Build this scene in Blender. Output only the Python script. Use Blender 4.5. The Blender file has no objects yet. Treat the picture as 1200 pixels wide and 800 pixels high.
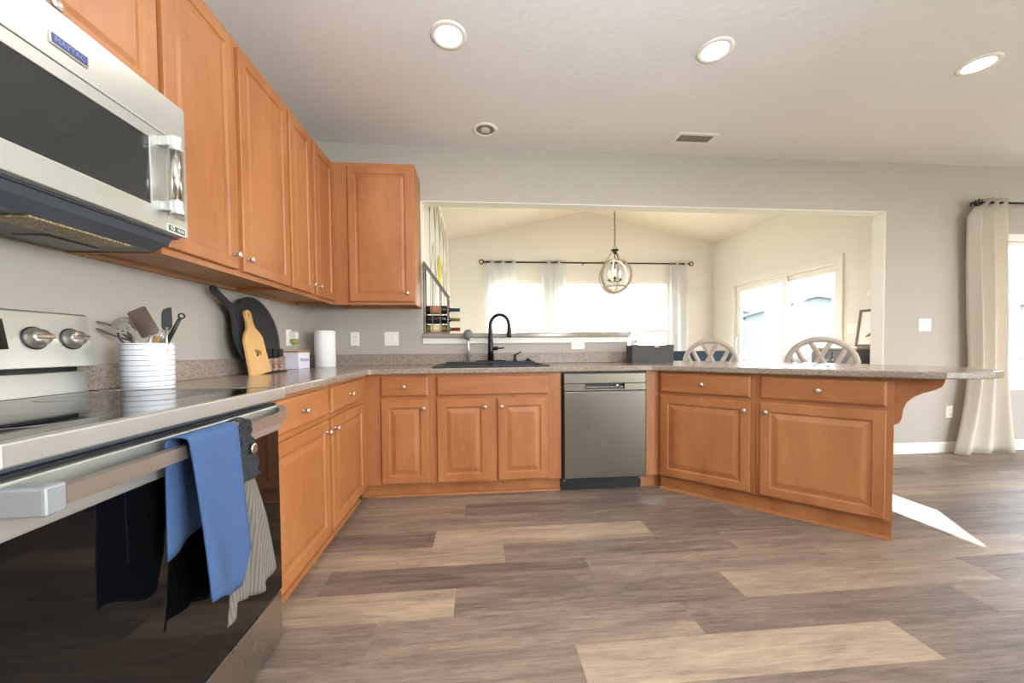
import bpy, bmesh, math, random
from mathutils import Matrix, Vector
random.seed(7)
C = bpy.context.scene.collection
S = bpy.context.scene
PI = math.pi

# ------------------------------------------------------------------ camera
yaw, pitch, roll = 0.0866, -0.02749, -0.00954
F = Vector((math.sin(yaw)*math.cos(pitch), math.cos(yaw)*math.cos(pitch), math.sin(pitch)))
R0 = Vector((math.cos(yaw), -math.sin(yaw), 0)); U0 = R0.cross(F)
Rv = math.cos(roll)*R0 + math.sin(roll)*U0
Uv = -math.sin(roll)*R0 + math.cos(roll)*U0
cam = bpy.data.cameras.new('camera'); cam_o = bpy.data.objects.new('camera', cam); C.objects.link(cam_o)
cam.sensor_width = 36; cam.sensor_fit = 'HORIZONTAL'
cam.lens = 448.763/1200*36
cam.shift_y = 19.276/1200; cam.clip_start = 0.02; cam.clip_end = 500
M = Matrix((Rv, Uv, -F)).transposed().to_4x4(); M.translation = Vector((1.38722, -3.31074, 1.05384))
cam_o.matrix_world = M
S.camera = cam_o

# ------------------------------------------------------------------ light and exposure
S.view_settings.view_transform = 'Standard'; S.view_settings.look = 'None'
S.view_settings.exposure = 0.0; S.view_settings.gamma = 1.0
S.view_settings.use_curve_mapping = False
S.cycles.use_denoising = True
S.cycles.max_bounces = 10; S.cycles.diffuse_bounces = 6; S.cycles.glossy_bounces = 5
S.cycles.transparent_max_bounces = 16
S.cycles.caustics_reflective = False; S.cycles.caustics_refractive = False
S.cycles.sample_clamp_indirect = 8

W = bpy.data.worlds.new('sky'); S.world = W; W.use_nodes = True
wn = W.node_tree.nodes; wl = W.node_tree.links
SKY_STRENGTH = 16.0
bg = wn['Background']; bg.inputs['Strength'].default_value = SKY_STRENGTH
tc = wn.new('ShaderNodeTexCoord'); sx = wn.new('ShaderNodeSeparateXYZ'); rp = wn.new('ShaderNodeValToRGB')
rp.color_ramp.elements[0].position = 0.0; rp.color_ramp.elements[0].color = (0.93, 0.96, 1.0, 1)
rp.color_ramp.elements[1].position = 0.6; rp.color_ramp.elements[1].color = (0.62, 0.80, 1.0, 1)
wl.new(tc.outputs['Generated'], sx.inputs[0]); wl.new(sx.outputs['Z'], rp.inputs[0]); wl.new(rp.outputs[0], bg.inputs['Color'])

SUN_DIR = Vector((-0.547*0.852, -0.837*0.852, -0.524))
sun = bpy.data.lights.new('sun', 'SUN'); sun.energy = 33.0; sun.angle = 0.009; sun.color = (1.0, 0.97, 0.92)
sun_o = bpy.data.objects.new('sun', sun); C.objects.link(sun_o)
sun_o.rotation_euler = SUN_DIR.to_track_quat('-Z', 'Y').to_euler(); sun_o.location = (9, 9, 9)

LAMP_W = 8.0            # each recessed ceiling lamp
LAMP_COL = (1.0, 0.95, 0.89)

# unseen area lights added as fill: two in window openings, two near the camera
def area(name, loc, direction, sx_, sy_, energy, col):
    L = bpy.data.lights.new(name, 'AREA'); L.shape = 'RECTANGLE'; L.size = sx_; L.size_y = sy_; L.energy = energy; L.color = col
    o = bpy.data.objects.new(name, L); C.objects.link(o); o.location = loc
    o.rotation_euler = Vector(direction).to_track_quat('-Z', 'Y').to_euler(); return o
area('fill_side', (9.3, -3.4, 1.45), (-1, 0, -.1), 3.4, 1.5, 14, (.90, .95, 1.0))
area('fill_rear', (6.8, -6.3, 1.3), (-.2, 1, -.05), 3.0, 1.9, 14, (.92, .96, 1.0))
area('fill_up', (1.6, -4.3, 1.5), (.12, .15, 1), .9, .9, 150, (.72, .87, 1.0))  # added fill, aimed up to bounce off the ceiling
area('fill_left', (2.7, -3.7, 1.45), (-1, .42, -.08), .8, .8, 60, (.85, .97, 1.0))  # added fill for the left wall and range

# ------------------------------------------------------------------ materials
def lin(c):
    return tuple((v/12.92 if v <= .04045 else ((v+.055)/1.055)**2.4) for v in (x/255 for x in c))
def new_mat(name):
    m = bpy.data.materials.new(name); m.use_nodes = True
    return m, m.node_tree.nodes, m.node_tree.links, m.node_tree.nodes['Principled BSDF']
def plain(name, rgb, rough=.5, metal=0.0, bump=0, bscale=80, var=0.0, vscale=6, spec=.5, coat=0):
    m, n, l, b = new_mat(name)
    col = (*lin(rgb), 1)
    b.inputs['Base Color'].default_value = col; b.inputs['Roughness'].default_value = rough
    b.inputs['Metallic'].default_value = metal; b.inputs['Specular IOR Level'].default_value = spec
    b.inputs['Coat Weight'].default_value = coat
    t = n.new('ShaderNodeTexCoord')
    if var:
        z = n.new('ShaderNodeTexNoise'); z.inputs['Scale'].default_value = vscale; z.inputs['Detail'].default_value = 4
        l.new(t.outputs['Object'], z.inputs['Vector'])
        mx = n.new('ShaderNodeMix'); mx.data_type = 'RGBA'
        mx.inputs['A'].default_value = tuple(v*(1-var) for v in col[:3])+(1,)
        mx.inputs['B'].default_value = tuple(min(1, v*(1+var)) for v in col[:3])+(1,)
        l.new(z.outputs['Fac'], mx.inputs['Factor']); l.new(mx.outputs['Result'], b.inputs['Base Color'])
    if bump:
        z = n.new('ShaderNodeTexNoise'); z.inputs['Scale'].default_value = bscale; z.inputs['Detail'].default_value = 3
        l.new(t.outputs['Object'], z.inputs['Vector'])
        bp = n.new('ShaderNodeBump'); bp.inputs['Strength'].default_value = bump; bp.inputs['Distance'].default_value = .01
        l.new(z.outputs['Fac'], bp.inputs['Height']); l.new(bp.outputs['Normal'], b.inputs['Normal'])
    return m
def wood(name, light, dark, axis='z', rough=.46, scale=1.0, coat=.04):
    m, n, l, b = new_mat(name)
    t = n.new('ShaderNodeTexCoord'); mp = n.new('ShaderNodeMapping'); oi = n.new('ShaderNodeObjectInfo')
    s = {'z': (4, 4, .9), 'x': (.9, 4, 4), 'y': (4, .9, 4)}[axis]
    mp.inputs['Scale'].default_value = tuple(v*scale for v in s)
    ad = n.new('ShaderNodeVectorMath'); ad.operation = 'ADD'
    cb = n.new('ShaderNodeMath'); cb.operation = 'MULTIPLY'; cb.inputs[1].default_value = 37
    l.new(oi.outputs['Random'], cb.inputs[0]); l.new(t.outputs['Object'], ad.inputs[0]); l.new(cb.outputs[0], ad.inputs[1])
    l.new(ad.outputs[0], mp.inputs['Vector'])
    z1 = n.new('ShaderNodeTexNoise'); z1.inputs['Scale'].default_value = 1.2; z1.inputs['Detail'].default_value = 6; z1.inputs['Distortion'].default_value = .6
    z2 = n.new('ShaderNodeTexNoise'); z2.inputs['Scale'].default_value = 9; z2.inputs['Detail'].default_value = 4
    l.new(mp.outputs[0], z1.inputs['Vector']); l.new(mp.outputs[0], z2.inputs['Vector'])
    a = n.new('ShaderNodeMath'); a.operation = 'MULTIPLY_ADD'; a.inputs[1].default_value = .3
    l.new(z2.outputs['Fac'], a.inputs[0]); l.new(z1.outputs['Fac'], a.inputs[2])
    r = n.new('ShaderNodeValToRGB')
    r.color_ramp.elements[0].position = .42; r.color_ramp.elements[0].color = (*lin(dark), 1)
    r.color_ramp.elements[1].position = .88; r.color_ramp.elements[1].color = (*lin(light), 1)
    l.new(a.outputs[0], r.inputs[0]); l.new(r.outputs[0], b.inputs['Base Color'])
    b.inputs['Roughness'].default_value = rough; b.inputs['Coat Weight'].default_value = coat; b.inputs['Coat Roughness'].default_value = .25
    return m
def speckle(name, cols, rough, scale=170):
    m, n, l, b = new_mat(name)
    t = n.new('ShaderNodeTexCoord')
    v = n.new('ShaderNodeTexVoronoi'); v.inputs['Scale'].default_value = scale
    z = n.new('ShaderNodeTexNoise'); z.inputs['Scale'].default_value = 60; z.inputs['Detail'].default_value = 6
    l.new(t.outputs['Object'], v.inputs['Vector']); l.new(t.outputs['Object'], z.inputs['Vector'])
    sp = n.new('ShaderNodeSeparateColor'); l.new(v.outputs['Color'], sp.inputs[0])
    a = n.new('ShaderNodeMath'); a.operation = 'MULTIPLY_ADD'; a.inputs[1].default_value = .55
    o = n.new('ShaderNodeMath'); o.operation = 'MULTIPLY'; o.inputs[1].default_value = .45
    l.new(z.outputs['Fac'], o.inputs[0]); l.new(sp.outputs[0], a.inputs[0]); l.new(o.outputs[0], a.inputs[2])
    r = n.new('ShaderNodeValToRGB')
    e = r.color_ramp.elements; e[0].position = .16; e[0].color = (*lin(cols[0]), 1); e[1].position = .8; e[1].color = (*lin(cols[-1]), 1)
    for i, c in enumerate(cols[1:-1]):
        q = e.new(.16+.64*(i+1)/(len(cols)-1)); q.color = (*lin(c), 1)
    l.new(a.outputs[0], r.inputs[0]); l.new(r.outputs[0], b.inputs['Base Color']); b.inputs['Roughness'].default_value = rough
    return m
def steel(name, rgb=(190, 186, 178), rough=.28, axis='z', streak=.03, smudge=.05):
    m, n, l, b = new_mat(name)
    b.inputs['Base Color'].default_value = (*lin(rgb), 1); b.inputs['Metallic'].default_value = 1
    t = n.new('ShaderNodeTexCoord'); mp = n.new('ShaderNodeMapping')
    mp.inputs['Scale'].default_value = {'z': (300, 300, 2), 'x': (2, 300, 300), 'y': (300, 2, 300)}[axis]
    b.inputs['Anisotropic'].default_value = .4
    l.new(t.outputs['Object'], mp.inputs[0])
    z2 = n.new('ShaderNodeTexNoise'); z2.inputs['Scale'].default_value = 7; z2.inputs['Detail'].default_value = 5
    l.new(t.outputs['Object'], z2.inputs['Vector'])
    z2.inputs['Distortion'].default_value = .5
    mr = n.new('ShaderNodeMapRange'); mr.inputs['To Min'].default_value = rough-smudge; mr.inputs['To Max'].default_value = rough+smudge
    l.new(z2.outputs['Fac'], mr.inputs['Value']); l.new(mr.outputs[0], b.inputs['Roughness'])
    return m
def emit(name, rgb, s):
    m, n, l, b = new_mat(name)
    b.inputs['Base Color'].default_value = (*lin(rgb), 1)
    b.inputs['Emission Color'].default_value = (*lin(rgb), 1); b.inputs['Emission Strength'].default_value = s
    return m
def thin_glass(name, tint=(1, 1, 1), refl=.09, rough=.0):
    m, n, l, b = new_mat(name); n.remove(b)
    tr = n.new('ShaderNodeBsdfTransparent'); tr.inputs[0].default_value = (*tint, 1)
    gl = n.new('ShaderNodeBsdfGlossy'); gl.inputs['Roughness'].default_value = rough
    lw = n.new('ShaderNodeLayerWeight'); lw.inputs['Blend'].default_value = .5
    pw = n.new('ShaderNodeMath'); pw.operation = 'POWER'; pw.inputs[1].default_value = 5
    ma = n.new('ShaderNodeMath'); ma.operation = 'MULTIPLY_ADD'; ma.inputs[1].default_value = .5; ma.inputs[2].default_value = refl*.4
    l.new(lw.outputs['Facing'], pw.inputs[0]); l.new(pw.outputs[0], ma.inputs[0])
    mx = n.new('ShaderNodeMixShader'); l.new(ma.outputs[0], mx.inputs[0]); l.new(tr.outputs[0], mx.inputs[1]); l.new(gl.outputs[0], mx.inputs[2])
    l.new(mx.outputs[0], n['Material Output'].inputs['Surface'])
    return m
def sheer(name, rgb, transl=.5, transp=.0):
    m, n, l, b = new_mat(name); n.remove(b)
    d = n.new('ShaderNodeBsdfDiffuse'); d.inputs[0].default_value = (*lin(rgb), 1)
    t = n.new('ShaderNodeBsdfTranslucent'); t.inputs[0].default_value = (*lin(rgb), 1)
    mx = n.new('ShaderNodeMixShader'); mx.inputs[0].default_value = transl
    l.new(d.outputs[0], mx.inputs[1]); l.new(t.outputs[0], mx.inputs[2])
    out = mx
    if transp:
        tp = n.new('ShaderNodeBsdfTransparent'); m2 = n.new('ShaderNodeMixShader'); m2.inputs[0].default_value = transp
        l.new(mx.outputs[0], m2.inputs[1]); l.new(tp.outputs[0], m2.inputs[2]); out = m2
    tcn = n.new('ShaderNodeTexCoord'); z = n.new('ShaderNodeTexNoise'); z.inputs['Scale'].default_value = 350
    l.new(tcn.outputs['Object'], z.inputs['Vector']); bp = n.new('ShaderNodeBump'); bp.inputs['Strength'].default_value = .06
    l.new(z.outputs['Fac'], bp.inputs['Height']); l.new(bp.outputs[0], d.inputs['Normal'])
    l.new(out.outputs[0], n['Material Output'].inputs['Surface'])
    return m
def striped(name, base, line, pitch, axis='Z', duty=.1, rough=.3, phase=0.0, wob=0.0):
    m, n, l, b = new_mat(name)
    t = n.new('ShaderNodeTexCoord'); s = n.new('ShaderNodeSeparateXYZ'); l.new(t.outputs['Object'], s.inputs[0])
    src = s.outputs[axis]
    if wob:
        z = n.new('ShaderNodeTexNoise'); z.inputs['Scale'].default_value = 9; l.new(t.outputs['Object'], z.inputs['Vector'])
        w = n.new('ShaderNodeMath'); w.operation = 'MULTIPLY_ADD'; w.inputs[1].default_value = wob; l.new(z.outputs['Fac'], w.inputs[0]); l.new(src, w.inputs[2]); src = w.outputs[0]
    a = n.new('ShaderNodeMath'); a.operation = 'ADD'; a.inputs[1].default_value = phase; l.new(src, a.inputs[0])
    d = n.new('ShaderNodeMath'); d.operation = 'DIVIDE'; d.inputs[1].default_value = pitch; l.new(a.outputs[0], d.inputs[0])
    f = n.new('ShaderNodeMath'); f.operation = 'FRACT'; l.new(d.outputs[0], f.inputs[0])
    c = n.new('ShaderNodeMath'); c.operation = 'LESS_THAN'; c.inputs[1].default_value = duty; l.new(f.outputs[0], c.inputs[0])
    mx = n.new('ShaderNodeMix'); mx.data_type = 'RGBA'; mx.inputs['A'].default_value = (*lin(base), 1); mx.inputs['B'].default_value = (*lin(line), 1)
    l.new(c.outputs[0], mx.inputs['Factor']); l.new(mx.outputs['Result'], b.inputs['Base Color']); b.inputs['Roughness'].default_value = rough
    return m
def floor_mat():
    m, n, l, b = new_mat('vinyl_plank')
    at = n.new('ShaderNodeAttribute'); at.attribute_name = 'tone'
    t = n.new('ShaderNodeTexCoord'); mp = n.new('ShaderNodeMapping'); mp.inputs['Scale'].default_value = (1.5, 13, 1)
    off = n.new('ShaderNodeCombineXYZ'); k = n.new('ShaderNodeMath'); k.operation = 'MULTIPLY'; k.inputs[1].default_value = 91
    l.new(at.outputs['Fac'], k.inputs[0]); l.new(k.outputs[0], off.inputs[0]); l.new(k.outputs[0], off.inputs[2])
    ad = n.new('ShaderNodeVectorMath'); ad.operation = 'ADD'; l.new(t.outputs['Object'], ad.inputs[0]); l.new(off.outputs[0], ad.inputs[1]); l.new(ad.outputs[0], mp.inputs[0])
    z = n.new('ShaderNodeTexNoise'); z.inputs['Scale'].default_value = 1.3; z.inputs['Detail'].default_value = 8; z.inputs['Roughness'].default_value = .62; z.inputs['Distortion'].default_value = .8
    z2 = n.new('ShaderNodeTexNoise'); z2.inputs['Scale'].default_value = 8; z2.inputs['Detail'].default_value = 6; z2.inputs['Roughness'].default_value = .7
    l.new(mp.outputs[0], z.inputs['Vector']); l.new(mp.outputs[0], z2.inputs['Vector'])
    r = n.new('ShaderNodeValToRGB'); e = r.color_ramp.elements
    e[0].position = 0; e[0].color = (*lin((88, 74, 66)), 1); e[1].position = 1; e[1].color = (*lin((176, 154, 129)), 1)
    q = e.new(.35); q.color = (*lin((122, 105, 94)), 1); q = e.new(.65); q.color = (*lin((148, 128, 110)), 1)
    s1 = n.new('ShaderNodeMath'); s1.operation = 'MULTIPLY_ADD'; s1.inputs[1].default_value = 1.3; s1.inputs[2].default_value = -.65
    l.new(z.outputs['Fac'], s1.inputs[0])
    s2 = n.new('ShaderNodeMath'); s2.operation = 'MULTIPLY_ADD'; s2.inputs[1].default_value = .8; s2.inputs[2].default_value = -.40
    l.new(z2.outputs['Fac'], s2.inputs[0])
    mp3 = n.new('ShaderNodeMapping'); mp3.inputs['Scale'].default_value = (7, 110, 1); l.new(ad.outputs[0], mp3.inputs[0])
    z3 = n.new('ShaderNodeTexNoise'); z3.inputs['Scale'].default_value = 1.0; z3.inputs['Detail'].default_value = 5; z3.inputs['Distortion'].default_value = 1.2
    l.new(mp3.outputs[0], z3.inputs['Vector'])
    s3 = n.new('ShaderNodeMath'); s3.operation = 'MULTIPLY_ADD'; s3.inputs[1].default_value = .5; s3.inputs[2].default_value = -.25; l.new(z3.outputs['Fac'], s3.inputs[0])
    a0 = n.new('ShaderNodeMath'); a0.operation = 'ADD'; l.new(s2.outputs[0], a0.inputs[0]); l.new(s3.outputs[0], a0.inputs[1])
    a1 = n.new('ShaderNodeMath'); a1.operation = 'ADD'; l.new(s1.outputs[0], a1.inputs[0]); l.new(a0.outputs[0], a1.inputs[1])
    a2 = n.new('ShaderNodeMath'); a2.operation = 'ADD'; l.new(a1.outputs[0], a2.inputs[0]); l.new(at.outputs['Fac'], a2.inputs[1])
    l.new(a2.outputs[0], r.inputs[0]); l.new(r.outputs[0], b.inputs['Base Color'])
    rr = n.new('ShaderNodeMapRange'); rr.inputs['To Min'].default_value = .36; rr.inputs['To Max'].default_value = .55
    l.new(z2.outputs['Fac'], rr.inputs['Value']); l.new(rr.outputs[0], b.inputs['Roughness'])
    bp = n.new('ShaderNodeBump'); bp.inputs['Strength'].default_value = .12; bp.inputs['Distance'].default_value = .003
    l.new(z2.outputs['Fac'], bp.inputs['Height']); l.new(bp.outputs[0], b.inputs['Normal'])
    return m

WL, WD = (179, 119, 71), (155, 93, 51)
m_wood = wood('maple_honey', WL, WD, 'z')
m_woodx = wood('maple_honey_rail', WL, WD, 'x')
m_wood_in = wood('maple_underside', (190, 150, 112), (160, 118, 82), 'y', rough=.55)
m_wall = plain('wall_paint', (177, 168, 157), .85, bump=.08, bscale=220)
m_wall_lit = plain('wall_paint_lit', (235, 231, 220), .85, bump=.06, bscale=220)  # kitchen wall paint again, its colour lightened for the brighter nook
m_ceil = plain('ceiling_texture', (228, 224, 220), .9, bump=.22, bscale=30)
m_nceil = plain('nook_ceiling_paint', (236, 228, 210), .9, bump=.3, bscale=26)
m_trim = plain('trim_white', (235, 230, 218), .4, var=.02)
m_lam = speckle('laminate_speckle', [(112, 98, 88), (138, 123, 110), (148, 134, 121), (157, 143, 130), (170, 157, 144)], .16, 230)
m_lamv = speckle('laminate_splash', [(100, 86, 76), (140, 123, 110), (154, 139, 126), (170, 156, 143)], .35, 210)
m_steel = steel('stainless', axis='z')
m_steelh = steel('stainless_horizontal', (198, 197, 190), axis='y', rough=.36)
m_steelh.node_tree.nodes['Principled BSDF'].inputs['Metallic'].default_value = .8
m_steeld = steel('dark_stainless', (132, 125, 114), axis='z', rough=.30)
m_chrome = plain('bright_nickel', (205, 198, 188), .2, 1.0, var=.03)
m_nickel = plain('satin_nickel', (198, 190, 178), .34, .85, var=.04)
m_alum = plain('cast_aluminium', (206, 204, 200), .38, .7, var=.03)
m_blackglass = plain('black_glass', (9, 9, 10), .04, spec=.6, var=.05)
m_mwglass = plain('tinted_oven_window', (42, 42, 42), .1, spec=.6, var=.05)
m_black = plain('black_plastic', (24, 25, 27), .45, var=.1)
m_dark = plain('charcoal_enamel', (74, 79, 87), .4, var=.08)
m_grey = plain('grey_plastic', (120, 118, 116), .45, var=.05)
m_grease = speckle('grease_filter_mesh', [(70, 58, 36), (120, 100, 64), (150, 132, 92), (190, 176, 140)], .4, 260)
m_sink = plain('black_composite', (38, 40, 42), .42, bump=.15, bscale=400, var=.1)
m_bronze = plain('matte_black_bronze', (30, 29, 30), .32, .5, var=.1)
m_white = plain('white_ceramic', (238, 236, 236), .2, var=.01)
m_plate = plain('white_plate_plastic', (240, 236, 228), .35, var=.01)
m_slot = plain('slot_dark', (96, 90, 84), .6, var=.05)
m_paper = plain('paper_towel', (240, 238, 238), .9, bump=.25, bscale=140, var=.01)
m_crock = striped('crock_stripe', (236, 234, 238), (92, 92, 100), .0185, 'Z', .09, .25, phase=.004, wob=.004)
m_iron = plain('black_cast_iron', (38, 39, 42), .5, bump=.2, bscale=260, var=.1)
m_bamboo = wood('bamboo', (222, 178, 118), (196, 144, 84), 'z', rough=.5)
m_bambool = wood('bamboo_lid', (204, 158, 104), (178, 128, 78), 'x', rough=.5)
m_burn = plain('burnt_mark', (84, 52, 28), .7, var=.1)
m_boxw = plain('white_enamel', (226, 222, 236), .35, var=.01)
m_ink = plain('black_ink', (50, 48, 54), .6, var=.05)
m_spice = speckle('ground_spice', [(120, 84, 70), (160, 120, 104), (190, 160, 146)], .5, 90)
m_turner = plain('turner_steel', (150, 132, 124), .35, .85, var=.1)
m_sil = plain('grey_silicone', (72, 74, 76), .55, var=.06)
m_blue = plain('blue_towel', (60, 85, 126), .95, bump=.5, bscale=380, var=.14, vscale=160)
m_grtowel = striped('ribbed_taupe_towel', (116, 108, 98), (93, 85, 78), .0065, 'Y', .4, .95)
m_crochet = plain('black_crochet', (42, 42, 46), .95, bump=1.0, bscale=160, var=.2)
m_sheer = sheer('white_sheer', (242, 242, 242), .55, .12)
m_linen = sheer('ivory_linen', (228, 220, 206), .35, 0)
m_rod = plain('dark_bronze_rod', (52, 44, 38), .4, .6, var=.1)
m_ring = wood('whitewashed_ring', (206, 194, 178), (168, 152, 134), 'z', rough=.7, coat=0)
m_glass = thin_glass('window_glass')
m_bulb = emit('bulb_glow', (250, 240, 226), 1.0)
m_lens = emit('lamp_lens', (255, 250, 240), 9)
m_stool = plain('greige_paint', (190, 178, 166), .5, var=.05)
m_teal = plain('dark_teal_fabric', (32, 52, 66), .9, bump=.3, bscale=300, var=.08)
m_side = plain('slate_grey_paint', (104, 102, 100), .5, var=.05)
m_sidet = wood('pale_oak_top', (206, 188, 156), (182, 160, 126), 'y', rough=.5)
m_basket = plain('charcoal_felt', (88, 86, 84), .95, bump=.6, bscale=300, var=.2, vscale=60)
m_yellow = plain('yellow_paint', (226, 206, 66), .6, var=.08)
m_line = plain('grey_line', (170, 160, 142), .7, var=.05)
m_bottle = plain('dark_wine_glass', (24, 26, 22), .1, var=.1)
m_bottle2 = plain('olive_wine_glass', (92, 92, 40), .12, var=.1)
m_label = plain('cream_label', (216, 200, 150), .7, var=.1, vscale=40)
m_foilt = plain('teal_foil', (24, 92, 100), .35, .4, var=.05)
m_foilr = plain('red_foil', (164, 70, 60), .35, .4, var=.05)
m_foilk = plain('black_foil', (34, 34, 36), .35, .4, var=.05)
m_foily = plain('olive_foil', (150, 150, 80), .35, .4, var=.05)
m_label2 = plain('copper_label', (176, 120, 90), .5, var=.15, vscale=40)
m_rack = plain('weathered_grey_wood', (112, 104, 96), .7, var=.15, vscale=30)
m_grass = plain('dormant_grass', (128, 128, 104), .95, var=.2, vscale=2)
m_siding = striped('house_siding', (98, 101, 106), (88, 91, 96), .2, 'Z', .12, .8)
m_siding2 = striped('house_siding_tan', (102, 102, 102), (92, 92, 92), .2, 'Z', .12, .8)
m_roof = plain('roof_shingle', (100, 102, 106), .9, var=.15, vscale=3)
m_hwin = plain('house_window', (90, 100, 112), .2, var=.05)
m_bark = plain('bare_branches', (120, 112, 104), .9, var=.1)
m_floor = floor_mat()

# ------------------------------------------------------------------ mesh builder
class B:
    def __init__(s): s.bm = bmesh.new()
    def _merge(s, t, M=None):
        if M is not None: bmesh.ops.transform(t, matrix=M, verts=t.verts)
        me = bpy.data.meshes.new('t'); t.to_mesh(me); t.free(); s.bm.from_mesh(me); bpy.data.meshes.remove(me); return s
    def box(s, x0, x1, y0, y1, z0, z1, bev=0.0, seg=2, M=None):
        t = bmesh.new(); bmesh.ops.create_cube(t, size=1)
        for v in t.verts:
            v.co = Vector((x0+(v.co.x+.5)*(x1-x0), y0+(v.co.y+.5)*(y1-y0), z0+(v.co.z+.5)*(z1-z0)))
        if bev: bmesh.ops.bevel(t, geom=list(t.edges), offset=bev, segments=seg, affect='EDGES', profile=.5)
        return s._merge(t, M)
    def prism(s, poly, d0, d1, plane='xy', holes=(), bev=0.0, M=None, smooth=False):
        t = bmesh.new()
        def P(a, b, d): return {'xy': (a, b, d), 'xz': (a, d, b), 'yz': (d, a, b)}[plane]
        rings = []
        for k, d in enumerate((d0, d1)):
            ed = []; rs = []
            for lp in [poly]+list(holes):
                vs = [t.verts.new(P(a, b, d)) for a, b in lp]; rs.append(vs)
                for i in range(len(vs)): ed.append(t.edges.new((vs[i], vs[(i+1) % len(vs)])))
            if holes: bmesh.ops.triangle_fill(t, use_beauty=True, use_dissolve=True, edges=ed)
            else:
                f = t.faces.new(rs[0])
                if len(rs[0]) > 4: pass
            rings.append(rs)
        for a, b in zip(rings[0], rings[1]):
            for i in range(len(a)):
                j = (i+1) % len(a); f = t.faces.new((a[i], a[j], b[j], b[i])); f.smooth = smooth
        bmesh.ops.recalc_face_normals(t, faces=t.faces)
        if bev:
            rim = [e for e in t.edges if len(e.link_faces) == 2 and e.calc_face_angle(0) > .8]
            bmesh.ops.bevel(t, geom=rim, offset=bev, segments=2, affect='EDGES', profile=.5)
        return s._merge(t, M)
    def lathe(s, prof, M=None, seg=24, cap=True, smooth=True):
        t = bmesh.new(); rows = []
        for r, z in prof:
            if r < 1e-6: rows.append([t.verts.new((0, 0, z))])
            else: rows.append([t.verts.new((r*math.cos(2*PI*i/seg), r*math.sin(2*PI*i/seg), z)) for i in range(seg)])
        for a, b in zip(rows, rows[1:]):
            for i in range(seg):
                j = (i+1) % seg
                if len(a) == 1 and len(b) == 1: continue
                if len(a) == 1: f = t.faces.new((a[0], b[j], b[i]))
                elif len(b) == 1: f = t.faces.new((a[i], a[j], b[0]))
                else: f = t.faces.new((a[i], a[j], b[j], b[i]))
                f.smooth = smooth
        if cap:
            for r in (rows[0], rows[-1]):
                if len(r) > 1: t.faces.new(r)
        bmesh.ops.recalc_face_normals(t, faces=t.faces)
        return s._merge(t, M)
    def tube(s, pts, r, seg=10, closed=False, flat=None, smooth=True):
        t = bmesh.new(); pts = [Vector(p) for p in pts]; n = len(pts); rows = []; up = None
        for i, p in enumerate(pts):
            if closed: d = pts[(i+1) % n]-pts[i-1]
            else: d = pts[min(i+1, n-1)]-pts[max(i-1, 0)]
            d.normalize()
            if up is None:
                a = Vector((0, 0, 1)) if abs(d.z) < .9 else Vector((1, 0, 0)); up = (a-d*a.dot(d)).normalized()
            else: up = (up-d*up.dot(d)).normalized()
            sd = d.cross(up); rr = r[i] if isinstance(r, (list, tuple)) else r
            ra, rb = (rr, rr) if flat is None else (rr*flat[0], rr*flat[1])
            rows.append([t.verts.new(p+up*(ra*math.cos(2*PI*k/seg+PI/seg))+sd*(rb*math.sin(2*PI*k/seg+PI/seg))) for k in range(seg)])
        m = n if closed else n-1
        for i in range(m):
            a, b = rows[i], rows[(i+1) % n]
            for k in range(seg):
                f = t.faces.new((a[k], a[(k+1) % seg], b[(k+1) % seg], b[k])); f.smooth = smooth
        if not closed: t.faces.new(rows[0]); t.faces.new(rows[-1])
        bmesh.ops.recalc_face_normals(t, faces=t.faces)
        return s._merge(t)
    def sheet(s, fn, nu, nv, th=.002):
        t = bmesh.new(); g = [[Vector(fn(i/nu, j/nv)) for j in range(nv+1)] for i in range(nu+1)]
        def nrm(i, j):
            a = g[min(i+1, nu)][j]-g[max(i-1, 0)][j]; b = g[i][min(j+1, nv)]-g[i][max(j-1, 0)]
            c = a.cross(b); return c.normalized() if c.length > 1e-9 else Vector((0, 0, 1))
        A = [[t.verts.new(g[i][j]) for j in range(nv+1)] for i in range(nu+1)]
        Bk = [[t.verts.new(g[i][j]+nrm(i, j)*th) for j in range(nv+1)] for i in range(nu+1)]
        def q(a, b, c, d): f = t.faces.new((a, b, c, d)); f.smooth = True
        for i in range(nu):
            for j in range(nv):
                q(A[i][j], A[i][j+1], A[i+1][j+1], A[i+1][j]); q(Bk[i][j], Bk[i+1][j], Bk[i+1][j+1], Bk[i][j+1])
        for i in range(nu):
            q(A[i][0], A[i+1][0], Bk[i+1][0], Bk[i][0]); q(A[i][nv], Bk[i][nv], Bk[i+1][nv], A[i+1][nv])
        for j in range(nv):
            q(A[0][j], Bk[0][j], Bk[0][j+1], A[0][j+1]); q(A[nu][j], A[nu][j+1], Bk[nu][j+1], Bk[nu][j])
        bmesh.ops.recalc_face_normals(t, faces=t.faces)
        return s._merge(t)
    def panel(s, x0, x1, z0, z1, loops):
        t = bmesh.new(); rows = []
        for ins, y in loops:
            rows.append([t.verts.new(c) for c in ((x0+ins, y, z0+ins), (x1-ins, y, z0+ins), (x1-ins, y, z1-ins), (x0+ins, y, z1-ins))])
        t.faces.new(rows[0]); t.faces.new(rows[-1])
        for a, b in zip(rows, rows[1:]):
            for i in range(4): t.faces.new((a[i], a[(i+1) % 4], b[(i+1) % 4], b[i]))
        bmesh.ops.recalc_face_normals(t, faces=t.faces)
        return s._merge(t)
    def obj(s, name, mat, parent=None, loc=None):
        if loc is not None: bmesh.ops.translate(s.bm, vec=-Vector(loc), verts=s.bm.verts)
        me = bpy.data.meshes.new(name); s.bm.to_mesh(me); s.bm.free(); me.materials.append(mat)
        o = bpy.data.objects.new(name, me); C.objects.link(o)
        if parent is not None: o.parent = parent
        if loc is not None: o.location = loc
        return o

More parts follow.
